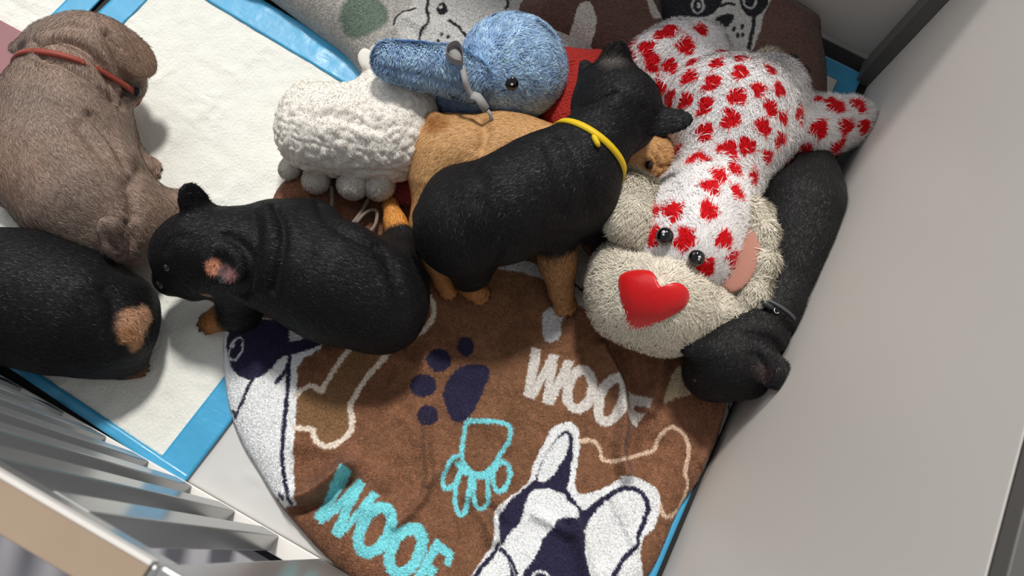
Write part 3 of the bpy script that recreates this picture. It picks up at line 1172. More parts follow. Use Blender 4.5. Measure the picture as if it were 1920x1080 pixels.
# ------------------------------------------------------------------ puppies
BLACK, TAN, TAN_D = S(17, 16, 19), S(172, 120, 72), S(142, 92, 50)
PINK = S(168, 112, 92)


def claws(sc, parent):
    for c, d, r in getattr(sc, 'toes', []):
        V, F = tube_vf([c - d * r * 1.2 + np.array([0, 0, r]), c, c + d * r * 0.7 - np.array([0, 0, r * 0.8])], [r, r * 0.8, r * 0.15], 6)
        pymesh('claw', V, F, M['claw'], parent)


def coat(parent, sc, n, length, flow, colfn, lift=0.2, width=0.00032, shade=0.45, jitter=0.3):
    return strands('fur', sc, n, length, width, flow, lambda V, N: colfn(V, N) * 1.25, M['fur'], parent, lift=lift, seg=2, jitter=jitter, mask=upper, shade=shade)  # strand colours lifted at random to put the coat's sheen into the colour


def ear_pink(sc, pts, col=PINK, r=0.012):
    return [(sc.hit(*p)[0], r, col, 0.35) for p in pts]


# --- grey puppy, upper left, seen from behind
g = Sculpt()
g.chain((215, 425, 0.065, 84), (165, 375, 0.075, 108), (118, 300, 0.08, 116), (122, 215, 0.082, 108), (138, 160, 0.088, 84), k=0.03)
g.cap((138, 160, 0.088, 84), (165, 112, 0.10, 72), 0.02)
g.ball((148, 90, 0.105, 64), 0.02).ball((195, 98, 0.10, 60), 0.02).ball((95, 88, 0.10, 46), 0.02)
g.cap((205, 120, 0.09, 52), (238, 160, 0.065, 34), 0.016)
g.ball((236, 172, 0.075, 26), 0.008).ball((212, 182, 0.075, 32), 0.008).ball((248, 150, 0.075, 22), 0.008)
g.ellip((240, 98, 0.112), (276, 126, 0.094), 58, 44, 0.0095, face=(0.35, 0.25, 0.9), k=0.010)
g.ellip((54, 80, 0.10), (32, 82, 0.075), 50, 36, 0.009, face=(-0.5, 0.3, 0.8), k=0.012)
g.cap((265, 395, 0.05, 60), (318, 395, 0.035, 38), 0.025)
g.cap((318, 398, 0.03, 32), (345, 380, 0.018, 22), 0.02)
g.chain((195, 250, 0.05, 40), (240, 290, 0.025, 26), k=0.02)
g.paw((264, 308, 0.014), (284, 326, 0.014), 30)
g.chain((40, 260, 0.05, 46), (20, 350, 0.03, 40), k=0.02)
g.cap((206, 428, 0.132, 24), (214, 462, 0.118, 19), 0.007)
g.cap((214, 462, 0.118, 19), (222, 482, 0.095, 12), 0.007)
g.build(0.0027, floor=0.009)
g.crease([(62, 118), (100, 116), (145, 138), (190, 172), (226, 200)], 0.005, 0.0045)
g.crease([(78, 82), (110, 75), (150, 86), (180, 112), (200, 150), (215, 185)], 0.0075, 0.0055)
g.crease([(182, 112), (206, 142), (226, 176)], 0.006, 0.005)
g.crease([(200, 62), (214, 90), (222, 125), (232, 145)], 0.008, 0.006)
g.crease([(226, 150), (234, 170), (230, 195)], 0.005, 0.004)
g.crease([(65, 100), (110, 94), (160, 118), (205, 170)], -0.005, 0.009)
g.crease([(170, 215), (205, 255), (238, 310)], 0.0065, 0.007)
g.crease([(150, 235), (190, 285), (238, 345)], 0.004, 0.008)
g.crease([(110, 200), (150, 230), (180, 280)], 0.003, 0.010)
g.crease([(262, 318), (245, 350), (250, 400)], 0.006, 0.009)
g.crease([(190, 425), (198, 450), (215, 470)], 0.005, 0.005)
g.crease([(238, 420), (246, 450), (235, 480)], 0.007, 0.006)
g.crease([(95, 55), (120, 48), (150, 50)], 0.003, 0.006)
g.crease([(60, 75), (72, 90), (80, 105)], 0.006, 0.005)
g.renormal()
GREY = S(168, 139, 121)


def grey_col(V, N):
    n1 = noise(V, 22)[:, None]
    n2 = noise(V * np.array([1, 1, 1]), 70)[:, None]
    c = GREY * (1 + 0.10 * n1 + 0.08 * n2)
    c = c + (S(120, 112, 106) - GREY) * (0.5 + 0.5 * noise(V + 4, 9))[:, None] * 0.7
    for p, r, col, sf in GSPOT:
        d = np.linalg.norm(V - p, axis=1) / r + n2[:, 0] * 0.2
        k = (1 - smooth(1 - sf, 1 + sf, d))[:, None]
        c = c * (1 - k) + col * k
    return c


GSPOT = [(g.hit(250, 165)[0], 0.016, S(62, 50, 44), 0.5), (g.hit(46, 85)[0] - 0.004, 0.014, S(82, 68, 62), 0.5), (g.hit(232, 185)[0], 0.012, S(84, 68, 58), 0.5),
         (g.hit(210, 440)[0], 0.020, S(104, 88, 80), 0.5), (g.hit(218, 468)[0], 0.012, S(90, 76, 70), 0.5), (g.hit(240, 160)[0], 0.012, S(84, 68, 60), 0.5), (g.hit(265, 105)[0], 0.03, S(150, 122, 104), 0.6), (g.hit(262, 310)[0], 0.014, S(126, 108, 90), 0.5)]
gp = finish('puppy', g, grey_col, M['skin'], 'grey-brown puppy with a thin red collar seen from behind', 'puppy', 'puppies in the pen')
coat(gp, g, 42000, 0.007, field([(170, 60, 120, 90), (100, 200, 110, 260), (180, 230, 200, 280), (60, 300, 90, 360), (160, 330, 200, 380), (210, 370, 280, 400), (180, 440, 220, 460), (240, 100, 275, 125), (150, 110, 160, 150)]), grey_col, lift=0.25, shade=0.20)
band('collar', g, P(142, 152, 0.088), fdir((125, 195), (160, 105)) + np.array([0, 0, 0.12]), 0.007, 0.0036, M['collar_red'], gp)
claws(g, gp)
ball('nose', g.hit(256, 172)[0], 0.006, M['nose'], gp)

# --- black and tan puppy at the lower left, rump towards the middle
b = Sculpt()
b.chain((-170, 520, 0.08, 74), (-110, 530, 0.075, 80), (-40, 540, 0.078, 104), (60, 560, 0.078, 120), (150, 590, 0.07, 108), (205, 612, 0.06, 84), k=0.03)
b.cap((200, 570, 0.05, 62), (240, 570, 0.045, 46), 0.025)
b.cap((190, 650, 0.04, 52), (235, 675, 0.022, 34), 0.025)
b.paw((250, 690, 0.014), (270, 690, 0.012), 20)
b.chain((20, 640, 0.04, 46), (60, 665, 0.022, 28), k=0.02)
b.cap((252, 590, 0.085, 15), (270, 600, 0.07, 11), 0.012)
b.cap((-190, 520, 0.07, 52), (-230, 525, 0.055, 36), 0.02)
b.ellip((-150, 465, 0.11), (-150, 430, 0.14), 40, 26, 0.006, face=(-1, 0, 0.2))
b.ellip((-140, 575, 0.11), (-130, 610, 0.13), 40, 26, 0.006, face=(-1, 0, 0.2))
b.build(0.0029, floor=0.009)
b.crease([(195, 545), (215, 580), (205, 630), (215, 660)], 0.003, 0.008)
b.renormal()
bt = [(b.hit(252, 610)[0], 0.020, S(186, 142, 112), 0.3), (b.hit(272, 592)[0], 0.013, S(186, 142, 112), 0.3), (b.hit(240, 628)[0], 0.012, S(176, 128, 92), 0.35), (b.hit(255, 645)[0], 0.010, S(176, 128, 92), 0.35), (P(250, 690, 0.012), 0.018, TAN_D, 0.4)]


def bcol(V, N):
    return blob(V, bt, BLACK)


bp_ = finish('puppy', b, bcol, M['skin'], 'black and tan puppy cut by the left edge, tan patch on its rump', 'puppy', 'puppies in the pen')
coat(bp_, b, 24000, 0.0055, field([(-100, 540, 0, 550), (40, 520, 100, 530), (60, 600, 130, 620), (150, 580, 220, 600), (180, 640, 230, 670)]), bcol, lift=0.15)
claws(b, bp_)

# --- black and tan puppy lying in the centre left, head to the left
c = Sculpt()
c.chain((470, 480, 0.095, 82), (545, 492, 0.10, 96), (630, 530, 0.105, 106), (700, 560, 0.10, 98), k=0.03)
c.ball((735, 530, 0.085, 62), 0.03).ball((725, 595, 0.085, 56), 0.03)
c.cap((520, 445, 0.085, 68), (585, 430, 0.08, 56), 0.03)
c.chain((470, 480, 0.10, 76), (425, 470, 0.11, 72), (372, 462, 0.115, 70), k=0.02)
c.ball((340, 478, 0.10, 56), 0.02)
c.ball((385, 500, 0.095, 54), 0.018)
c.cap((345, 500, 0.085, 42), (318, 522, 0.065, 30), 0.018)
c.cap((335, 520, 0.07, 30), (365, 538, 0.07, 26), 0.016)
c.ellip((366, 386, 0.150), (345, 350, 0.176), 52, 33, 0.0046, face=(0.6, 0.1, 0.75), k=0.012)
c.ellip((420, 496, 0.150), (434, 522, 0.148), 46, 38, 0.013, face=(-0.15, -0.2, 1), k=0.012)
c.ellip((416, 500, 0.164), (428, 522, 0.162), 34, 25, 0.011, face=(-0.15, -0.2, 1), k=0.004, cut=True)
c.cap((450, 540, 0.06, 48), (450, 588, 0.035, 36), 0.02)
c.cap((455, 580, 0.03, 36), (418, 594, 0.024, 25), 0.015)
c.paw((402, 600, 0.018), (375, 612, 0.016), 25)
c.cap((735, 480, 0.07, 44), (752, 452, 0.06, 30), 0.02)
c.chain((752, 460, 0.055, 30), (742, 420, 0.05, 19), (732, 385, 0.045, 16), k=0.012)
c.build(0.0025, floor=0.014)
c.crease([(515, 388), (530, 430), (526, 480), (508, 545)], 0.0065, 0.0055)
c.crease([(495, 388), (505, 430), (500, 480), (485, 540)], -0.005, 0.008)
c.crease([(425, 440), (462, 470), (470, 520), (455, 555)], 0.0055, 0.006)
c.crease([(472, 400), (480, 440), (478, 480)], 0.003, 0.006)
c.crease([(330, 540), (345, 556), (380, 556)], 0.0015, 0.003)
c.crease([(600, 380), (608, 405), (640, 432), (700, 460)], 0.006, 0.009)
c.crease([(555, 400), (575, 430), (570, 470)], 0.003, 0.012)
c.crease([(715, 465), (735, 510), (755, 580)], 0.004, 0.010)
c.crease([(310, 470), (325, 450), (350, 445)], 0.002, 0.006)
c.renormal()
ct = [(P(408, 596, 0.02), 0.024, S(166, 110, 64), 0.25), (P(733, 388, 0.05), 0.020, S(206, 138, 66), 0.3), (P(740, 412, 0.055), 0.019, S(206, 138, 66), 0.3), (P(746, 430, 0.058), 0.016, S(206, 138, 66), 0.35),
      (c.hit(400, 500)[0], 0.009, S(180, 118, 90), 0.3), (c.hit(420, 506)[0], 0.007, S(92, 66, 70), 0.5), (c.hit(432, 516)[0], 0.007, S(120, 84, 84), 0.5),
      (c.hit(388, 554)[0], 0.006, S(150, 118, 90), 0.4)]


def ccol(V, N):
    return blob(V, ct, BLACK)


cp = finish('puppy', c, ccol, M['skin'], 'black and tan puppy lying on the bulldog print, head turned left, one ear upright', 'puppy', 'puppies in the pen')
coat(cp, c, 40000, 0.0052, field([(340, 470, 400, 460), (430, 430, 500, 440), (480, 500, 540, 510), (560, 420, 610, 440), (600, 520, 670, 560), (700, 560, 760, 620), (640, 600, 700, 640), (750, 440, 738, 390), (450, 560, 410, 600)]), ccol, lift=0.15)
claws(c, cp)
ball('nose', c.hit(300, 532)[0], 0.0065, M['nose'], cp)
ball('eye', c.hit(312, 500)[0] - np.array([0, 0, 0.002]), 0.005, M['glass_eye'], cp)

# --- tan puppy underneath, face peeping out by the heart plush
t = Sculpt()
t.chain((850, 300, 0.085, 80), (930, 300, 0.085, 76), (1010, 310, 0.08, 70), (1090, 318, 0.08, 58), (1150, 312, 0.085, 54), k=0.03)
t.ball((835, 285, 0.085, 62), 0.025).ball((960, 275, 0.085, 50), 0.03)
t.ball((1190, 308, 0.085, 56), 0.02)
t.ball((1228, 302, 0.088, 42), 0.015)
t.cap((1232, 308, 0.088, 36), (1252, 305, 0.082, 30), 0.014)
t.ball((1256, 322, 0.08, 20), 0.010).ball((1250, 284, 0.08, 24), 0.010)
t.ellip((1180, 262, 0.11), (1165, 240, 0.12), 36, 24, 0.005, face=(0.2, 0.2, 1))
t.ellip((1168, 355, 0.105), (1160, 385, 0.11), 36, 24, 0.005, face=(0.2, 0.2, 1))
t.cap((824, 248, 0.115, 22), (816, 226, 0.125, 17), 0.006)
t.chain((822, 350, 0.08, 54), (806, 420, 0.06, 32), (818, 480, 0.05, 22), (832, 525, 0.045, 20), k=0.02)
t.paw((838, 538, 0.040), (846, 560, 0.036), 19)
t.chain((1080, 380, 0.06, 30), (1110, 450, 0.042, 22), k=0.02)
t.build(0.0026, floor=0.028)
t.crease([(1224, 288), (1234, 306), (1230, 326)], 0.0045, 0.0032)
t.crease([(1238, 280), (1250, 300), (1246, 326)], 0.0042, 0.0032)
t.crease([(1240, 280), (1262, 290), (1272, 312)], 0.0015, 0.003)
t.crease([(1226, 308), (1240, 314), (1258, 312)], 0.0038, 0.003)
t.crease([(1200, 330), (1228, 334), (1250, 338)], 0.0015, 0.003)
t.crease([(900, 218), (912, 245), (905, 275)], 0.008, 0.009)
t.renormal()
TANB = S(206, 160, 108)
tt = [(t.hit(820, 232)[0], 0.016, S(166, 110, 58), 0.5), (t.hit(1217, 309)[0], 0.009, S(84, 54, 34), 0.5), (t.hit(1268, 308)[0], 0.006, S(120, 80, 48), 0.5),
      (P(830, 530, 0.045), 0.035, S(178, 124, 74), 0.6)]


def tcol(V, N):
    return blob(V, tt, TANB) * (1 + 0.10 * noise(V, 30))[:, None]


tp = finish('puppy', t, tcol, M['skin'], 'tan puppy lying underneath the black puppy, wrinkled face peeping out', 'puppy', 'puppies in the pen')
coat(tp, t, 26000, 0.006, field([(1240, 300, 1190, 305), (1000, 280, 940, 280), (900, 260, 850, 255), (860, 300, 810, 330), (800, 350, 800, 420), (815, 450, 825, 520)]), tcol, lift=0.2, shade=0.14)
claws(t, tp)
e_, en = t.hit(1217, 309)
ball('eye', e_ - en * 0.0015, 0.0062, M['glass_eye'], tp)
ball('nose', t.hit(1273, 306)[0] - np.array([0, 0, 0.006]), 0.006, M['nose'], tp)

# --- black puppy with the yellow collar standing over it
k = Sculpt()
k.chain((868, 425, 0.150, 88), (945, 392, 0.165, 94), (1020, 350, 0.170, 92), (1075, 318, 0.175, 80), (1122, 262, 0.19, 58), (1160, 205, 0.20, 58), k=0.025)
k.ball((858, 370, 0.14, 58), 0.03).ball((850, 440, 0.14, 58), 0.03)
k.ball((1085, 370, 0.15, 66), 0.03)
k.ball((1165, 198, 0.20, 72), 0.02).ball((1178, 232, 0.185, 48), 0.02).ball((1138, 165, 0.195, 50), 0.02).ball((1120, 200, 0.18, 46), 0.02)
k.cap((1190, 195, 0.185, 44), (1206, 186, 0.145, 32), 0.018)
k.ellip((1150, 132, 0.215), (1157, 95, 0.235), 58, 36, 0.0042, face=(0.3, -0.55, 0.7), k=0.010)
k.ellip((1240, 228, 0.215), (1288, 224, 0.225), 60, 29, 0.0042, face=(0.1, -0.1, 1), k=0.010)
k.ellip((1106, 146, 0.19), (1094, 112, 0.19), 42, 20, 0.005, face=(0, 0, 1), k=0.012)
k.chain((872, 450, 0.14, 62), (885, 500, 0.095, 38), (872, 530, 0.06, 22), k=0.02)
k.paw((890, 548, 0.042), (918, 552, 0.040), 23)
k.chain((1040, 430, 0.13, 44), (1046, 490, 0.09, 31), (1052, 545, 0.058, 25), k=0.02)
k.paw((1056, 562, 0.042), (1066, 585, 0.038), 25)
k.chain((1100, 400, 0.12, 46), (1128, 450, 0.085, 30), (1140, 500, 0.055, 22), k=0.02)
k.chain((830, 400, 0.12, 46), (835, 430, 0.09, 28), (838, 455, 0.07, 18), k=0.015)
k.cap((800, 400, 0.155, 16), (788, 402, 0.145, 10), 0.012)
k.build(0.0026, floor=0.031)
k.crease([(1030, 262), (1045, 300), (1055, 345), (1050, 400)], 0.005, 0.010)
k.crease([(1060, 250), (1085, 300), (1100, 350), (1100, 390)], 0.004, 0.009)
k.crease([(880, 312), (905, 345), (895, 375)], 0.004, 0.011)
k.crease([(935, 470), (922, 500), (930, 530)], 0.003, 0.008)
k.crease([(1085, 200), (1120, 190), (1150, 175)], 0.003, 0.005)
k.crease([(1205, 205), (1200, 230), (1210, 250)], 0.003, 0.006)
k.crease([(1010, 455), (1035, 440), (1070, 440)], 0.003, 0.008)
k.renormal()
kt = [(P(1048, 505, 0.08), 0.042, S(164, 120, 78), 0.22), (P(1056, 562, 0.042), 0.036, S(168, 122, 78), 0.3), (P(892, 546, 0.042), 0.030, S(168, 116, 68), 0.25), (P(1138, 490, 0.06), 0.03, S(164, 120, 78), 0.3),
      (k.hit(1152, 116)[0], 0.014, S(74, 68, 64), 0.7)]
KB = S(19, 18, 20)


def kcol(V, N):
    return blob(V, kt, KB)


kp = finish('puppy', k, kcol, M['skin'], 'black puppy with tan feet and a yellow collar, standing in the middle', 'puppy', 'puppies in the pen')
coat(kp, k, 40000, 0.0052, field([(1170, 170, 1130, 230), (1100, 280, 1050, 310), (1000, 330, 930, 370), (960, 420, 900, 440), (880, 380, 820, 420), (860, 450, 870, 520), (1045, 440, 1050, 540), (1260, 226, 1230, 226)]), kcol, lift=0.15)
band('collar', k, P(1105, 284, 0.180), (fdir((1075, 318), (1150, 225)) + np.array([0, 0, 0.15])), 0.0080, 0.0024, M['collar_yellow'], kp)
q_, qn = k.hit(1116, 266)
V_, F_ = tube_vf([q_ + qn * 0.003 + fdir((1100, 235), (1130, 290)) * s for s in (-0.008, -0.004, 0.004, 0.008)], [0.002, 0.0036, 0.0036, 0.002], 8)
pymesh('collar_clasp', V_, F_, M['collar_yellow'], kp)
claws(k, kp)
ball('nose', P(1216, 180, 0.126), 0.0065, M['nose'], kp)

# --- all black puppy along the right wall
r = Sculpt()
r.chain((1520, 350, 0.085, 56), (1495, 400, 0.09, 82), (1482, 470, 0.088, 78), (1462, 540, 0.09, 66), (1440, 590, 0.095, 62), (1400, 645, 0.10, 66), k=0.028)
r.ball((1360, 672, 0.10, 72), 0.02).ball((1400, 690, 0.10, 56), 0.02)
r.cap((1345, 690, 0.085, 52), (1318, 700, 0.068, 38), 0.018)
r.ball((1335, 715, 0.075, 36), 0.016)
r.ellip((1440, 690, 0.150), (1472, 716, 0.160), 54, 34, 0.0055, face=(0.3, -0.5, 0.8), k=0.010)
r.ellip((1464, 706, 0.155), (1476, 718, 0.142), 20, 22, 0.005, face=(0.6, -0.2, 0.7), k=0.008)
r.ellip((1305, 655, 0.125), (1275, 650, 0.115), 34, 20, 0.005, face=(0.1, -0.2, 1), k=0.010)
r.ball((1545, 400, 0.07, 46), 0.025)
r.chain((1400, 600, 0.06, 34), (1360, 620, 0.04, 26), k=0.02)
r.chain((1480, 330, 0.06, 40), (1440, 330, 0.045, 28), k=0.02)
r.cap((1543, 302, 0.09, 15), (1552, 296, 0.075, 10), 0.010)
r.ball((1530, 325, 0.08, 36), 0.02)
r.build(0.0026, floor=0.029)
over = r.V[:, 0] > XW - 0.002
r.V[over, 0] = XW - 0.002
r.crease([(1400, 560), (1440, 580), (1475, 610), (1490, 640)], 0.005, 0.005)
r.crease([(1385, 590), (1430, 610), (1465, 645)], -0.003, 0.007)
r.crease([(1405, 625), (1445, 638), (1472, 668)], 0.005, 0.005)
r.crease([(1415, 665), (1432, 690), (1430, 715)], 0.004, 0.005)
r.crease([(1470, 500), (1510, 520), (1520, 560)], 0.002, 0.010)
r.renormal()
rt = [(r.hit(1435, 700)[0], 0.010, S(52, 40, 38), 0.8)]
RB = S(24, 23, 24)


def rcol(V, N):
    return blob(V, rt, RB) * (1 + 0.10 * noise(V, 300))[:, None]


rp = finish('puppy', r, rcol, M['skin'], 'all black puppy with a grey cord collar lying along the right wall', 'puppy', 'puppies in the pen')
coat(rp, r, 34000, 0.0045, field([(1370, 700, 1400, 640), (1440, 600, 1460, 540), (1480, 500, 1490, 430), (1500, 400, 1520, 330)]), rcol, lift=0.3, jitter=0.6, shade=0.5)
band('collar', r, P(1432, 598, 0.096), fdir((1400, 645), (1462, 540)), 0.004, 0.0022, M['collar_grey'], rp)
q_, qn = r.hit(1440, 572)
V_, F_ = tube_vf([q_ + qn * 0.003 + fdir((1425, 565), (1460, 585)) * s for s in (-0.009, -0.005, 0.005, 0.009)], [0.002, 0.004, 0.004, 0.002], 8)
pymesh('collar_clasp', V_, F_, M['buckle'], rp)
V_, F_ = tube_vf([q_ + qn * 0.003 + fdir((1425, 565), (1460, 585)) * 0.013 + 0.0035 * np.array([math.cos(a), math.sin(a), 0]) for a in np.linspace(0, 6.28, 13)], 0.0008, 6)
pymesh('collar_ring', V_, F_, M['ring'], rp)
e_, en = r.hit(1302, 712)
ball('eye', e_ - en * 0.003, 0.0048, M['glass_eye'], rp)

#TOYS

# ------------------------------------------------------------------ plush toys
RED, WFUR, CFUR = S(226, 12, 26), S(253, 249, 248), S(240, 232, 214)


def hearts_fn(spots):
    """printed hearts lie on the pile: each has a centre on the surface, its normal, an angle and a size"""
    def fn(V):
        m = np.zeros(len(V))
        for p, n, a, s in spots:
            d = V - p
            near = (np.abs(d) < s * 2).all(1)
            if not near.any():
                continue
            u = np.cross(n, [math.cos(a), math.sin(a), 0.0])
            u /= np.linalg.norm(u) + 1e-9
            v = np.cross(n, u)
            x, y = d[near] @ u / s, d[near] @ v / s + 0.12
            ok = (x * x + y * y - 0.62) ** 3 - 1.1 * x * x * y ** 3 < 0
            ok &= np.abs(d[near] @ n) < s * 1.2
            i = np.where(near)[0]
            m[i[ok]] = 1
        return m
    return fn


# --- big plush dog with the hearts
h = Sculpt()
h.chain((1440, 180, 0.105, 74), (1375, 215, 0.120, 96), (1360, 280, 0.115, 84), (1352, 345, 0.11, 70), k=0.035)
h.ball((1310, 185, 0.105, 70), 0.035)
h.ball((1420, 250, 0.105, 70), 0.035)
h.chain((1330, 130, 0.10, 50), (1270, 95, 0.105, 48), (1225, 115, 0.10, 44), (1215, 150, 0.095, 32), k=0.025)
h.ball((1320, 85, 0.105, 42), 0.025)
h.chain((1455, 245, 0.085, 50), (1530, 238, 0.085, 54), (1578, 232, 0.085, 50), k=0.02)
h.ball((1600, 225, 0.085, 36), 0.02)
h.chain((1330, 345, 0.12, 66), (1310, 400, 0.125, 84), (1290, 450, 0.125, 92), k=0.03)
h.cap((1328, 420, 0.12, 58), (1312, 495, 0.115, 56), 0.03)
h.ball((1255, 430, 0.12, 66), 0.03).ball((1250, 480, 0.115, 62), 0.03)
h.build(0.0030, floor=0.030)
h.renormal()
hs = []
for a, b, ang, sz in ((1262, 55, 20, 1), (1315, 55, 200, .9), (1290, 82, 100, 1), (1217, 86, 60, 1), (1240, 62, 140, .8), (1187, 80, 150, .9), (1184, 104, 80, .9), (1224, 114, 190, 1), (1260, 120, 90, .9), (1236, 160, 120, .9),
                      (1303, 114, 0, .8), (1343, 117, 200, .9), (1393, 109, 20, .9), (1353, 97, 170, .8), (1293, 140, 110, 1), (1338, 152, 10, 1), (1391, 134, 0, 1), (1254, 182, 200, 1), (1285, 182, 110, 1),
                      (1325, 193, 30, 1), (1383, 175, 100, 1), (1423, 163, 50, .8), (1460, 163, 150, .9), (1447, 198, 60, .95), (1373, 220, 10, 1.05), (1430, 235, 240, 1), (1462, 256, 160, .9), (1317, 245, 190, 1.05),
                      (1368, 273, 90, 1), (1400, 273, 280, 1), (1442, 290, 80, .9), (1272, 284, 270, .9), (1305, 298, 120, 1.1), (1347, 330, 60, 1), (1374, 319, 230, 1), (1413, 332, 0, .95), (1328, 352, 200, .9), (1382, 366, 20, .9),
                      (1470, 215, 100, .8), (1446, 130, 40, .8),
                      (1500, 210, 100, 1.1), (1560, 198, 250, 1.15), (1607, 197, 80, 1), (1532, 238, 100, 1.15), (1582, 240, 300, 1.1), (1618, 237, 90, .9), (1508, 281, 30, 1.1), (1566, 273, 180, 1), (1534, 187, 0, .7),
                      (1267, 398, 60, 1.1), (1332, 400, 20, 1.05), (1224, 398, 100, .9), (1222, 447, 200, 1), (1288, 455, 0, 1.05), (1358, 451, 120, 1), (1323, 500, 100, 1), (1374, 484, 60, .9)):
    p_, n_ = h.hit(a, b)
    hs.append((p_, n_, math.radians(ang), 0.0142 * sz))
# the print goes round the sides as well
cand = rng.choice(len(h.V), 900)
for i in cand:
    if h.N[i, 2] < 0.15 and h.V[i, 2] > 0.04 and min(np.linalg.norm(h.V[i] - q[0]) for q in hs) > 0.030:
        hs.append((h.V[i], h.N[i], rng.uniform(0, 6.28), 0.012))
hfn = hearts_fn(hs)


def hcol(V, N=None):
    m = hfn(V + 0.0009 * np.column_stack([noise(V + 3 * i, 200) for i in range(3)]))[:, None]
    return WFUR * (1 - m) + RED * m


hp = finish('plush_dog', h, hcol, M['plush_base'], 'large white plush dog covered in red hearts with a red satin heart nose', 'plush toy')
hflow = field([(1400, 120, 1390, 170), (1370, 200, 1365, 260), (1350, 280, 1345, 340), (1440, 200, 1450, 260), (1290, 160, 1290, 220), (1320, 90, 1250, 95), (1240, 90, 1205, 130), (1480, 240, 1540, 240), (1560, 230, 1610, 225),
               (1290, 420, 1330, 380), (1350, 450, 1370, 420), (1240, 430, 1220, 410), (1290, 480, 1290, 440)])
strands('fur', h, 90000, 0.0052, 0.0007, hflow, hcol, M['plush'], hp, lift=0.36, seg=2, jitter=0.4, mask=upper, shade=0.03, curl=0.2, clump=0.5, nrand=0.12)


strands('fur', h, 16000, 0.011, 0.0006, hflow, hcol, M['plush'], hp, lift=0.45, seg=3, jitter=0.45, mask=upper, shade=0.03, curl=0.25, clump=0.9, nrand=0.12)


def cream_part(name, sc, n, L, flow, w=0.0009, lift=0.5, floor=None, col=CFUR, hh=0.003):
    sc.build(hh, floor=floor)
    sc.renormal()
    f = lambda V, N=None: np.tile(col, (len(V), 1)) * (1 + 0.05 * noise(V, 120))[:, None]
    o = raw_mesh(name, sc.V, sc.F, True, [M['plush_base']], np.clip(f(sc.V), 0, 1), hp)
    strands('fur', sc, n, L, w, flow, f, M['plush'], o, lift=lift, seg=3, jitter=0.35, mask=upper, shade=0.06, curl=0.3, clump=0.8)
    return o


mz = Sculpt()
mz.chain((1166, 545, 0.105, 56), (1238, 562, 0.115, 74), (1308, 590, 0.10, 54), k=0.03)
mz.ball((1245, 600, 0.09, 56), 0.03).ball((1172, 578, 0.09, 54), 0.03).ball((1163, 500, 0.105, 42), 0.03).ball((1335, 575, 0.10, 40), 0.03)
mflow_c = P(1228, 545, 0.14)


def mflow(V):
    d = V - mflow_c
    d[:, 2] = 0
    return d / (np.linalg.norm(d, axis=1)[:, None] + 1e-6)


muz = cream_part('muzzle', mz, 26000, 0.014, mflow, lift=0.5, floor=0.032)
muz['label'] = 'shaggy cream muzzle'
el = Sculpt()
el.ellip((1186, 392, 0.145), (1163, 345, 0.145), 72, 44, 0.016, face=(-0.2, 0.1, 1), k=0.01)
el.ball((1164, 350, 0.14, 26), 0.02).ball((1204, 364, 0.14, 24), 0.02).ball((1170, 410, 0.14, 32), 0.02)
el_o = cream_part('ear', el, 11000, 0.015, field([(1215, 350, 1180, 420), (1180, 350, 1150, 400), (1200, 400, 1180, 450)]), w=0.001)
er = Sculpt()
er.chain((1400, 398, 0.15, 24), (1428, 436, 0.15, 17), (1432, 490, 0.145, 16), (1414, 545, 0.13, 20), (1378, 592, 0.11, 26), (1325, 622, 0.085, 24), k=0.015)
er.chain((1405, 400, 0.135, 22), (1422, 400, 0.13, 18), k=0.01)
er_o = cream_part('ear', er, 14000, 0.015, field([(1400, 400, 1440, 430), (1430, 450, 1440, 510), (1420, 520, 1390, 580), (1370, 580, 1330, 610)]), w=0.001)
ei = Sculpt()
ei.ellip((1388, 488, 0.150), (1368, 545, 0.140), 66, 34, 0.006, face=(-0.3, 0, 1), k=0.01)
ei.build(0.003)
ei.renormal()
o = raw_mesh('ear_lining', ei.V, ei.F, True, [M['plush_base']], np.tile(S(196, 140, 124), (len(ei.V), 1)), er_o)
o['label'] = 'dusty pink ear lining'
tl = Sculpt()
tl.chain((1440, 118, 0.115, 20), (1472, 145, 0.11, 20), (1484, 185, 0.10, 16), k=0.02)
cream_part('tail', tl, 6000, 0.014, field([(1440, 120, 1475, 140), (1470, 150, 1490, 190)]))

# satin nose: padded heart with a stitched edge
ndir = mz.hit(1228, 550)
hp_px = [(1168, 511), (1179, 501), (1200, 500), (1220, 509), (1231, 536), (1243, 545), (1262, 537), (1281, 542), (1291, 558), (1280, 580), (1243, 598), (1214, 606), (1197, 599), (1182, 570), (1171, 540)]
nz = mz.hit(1228, 550)[0][2] + 0.006
ring = catmull(PP(hp_px, nz)[:, :2], 4, True)
nx_, ny_ = ring.mean(0)
V_, F_ = [], []
L_ = 9
m_ = len(ring)
for i in range(L_ + 1):
    s = i / L_
    sc_ = 1 - s
    for q in ring:
        xy = np.array([nx_, ny_]) + (q - [nx_, ny_]) * sc_
        dn_ = mz.tree().ray_cast(Vector((xy[0], xy[1], 0.5)), Vector((0, 0, -1)))[0]
        zs_ = dn_[2] if dn_ is not None else nz - 0.01
        zz = zs_ + 0.0095 + 0.011 * math.sqrt(max(0, 1 - sc_ ** 3))
        V_.append((xy[0], xy[1], zz))
for i in range(L_):
    for j in range(m_):
        F_.append((i * m_ + j, i * m_ + (j + 1) % m_, (i + 1) * m_ + (j + 1) % m_, (i + 1) * m_ + j))
nose = raw_mesh('nose', V_, F_, True, [M['satin']], None, hp)
nose['label'] = 'red satin heart nose'


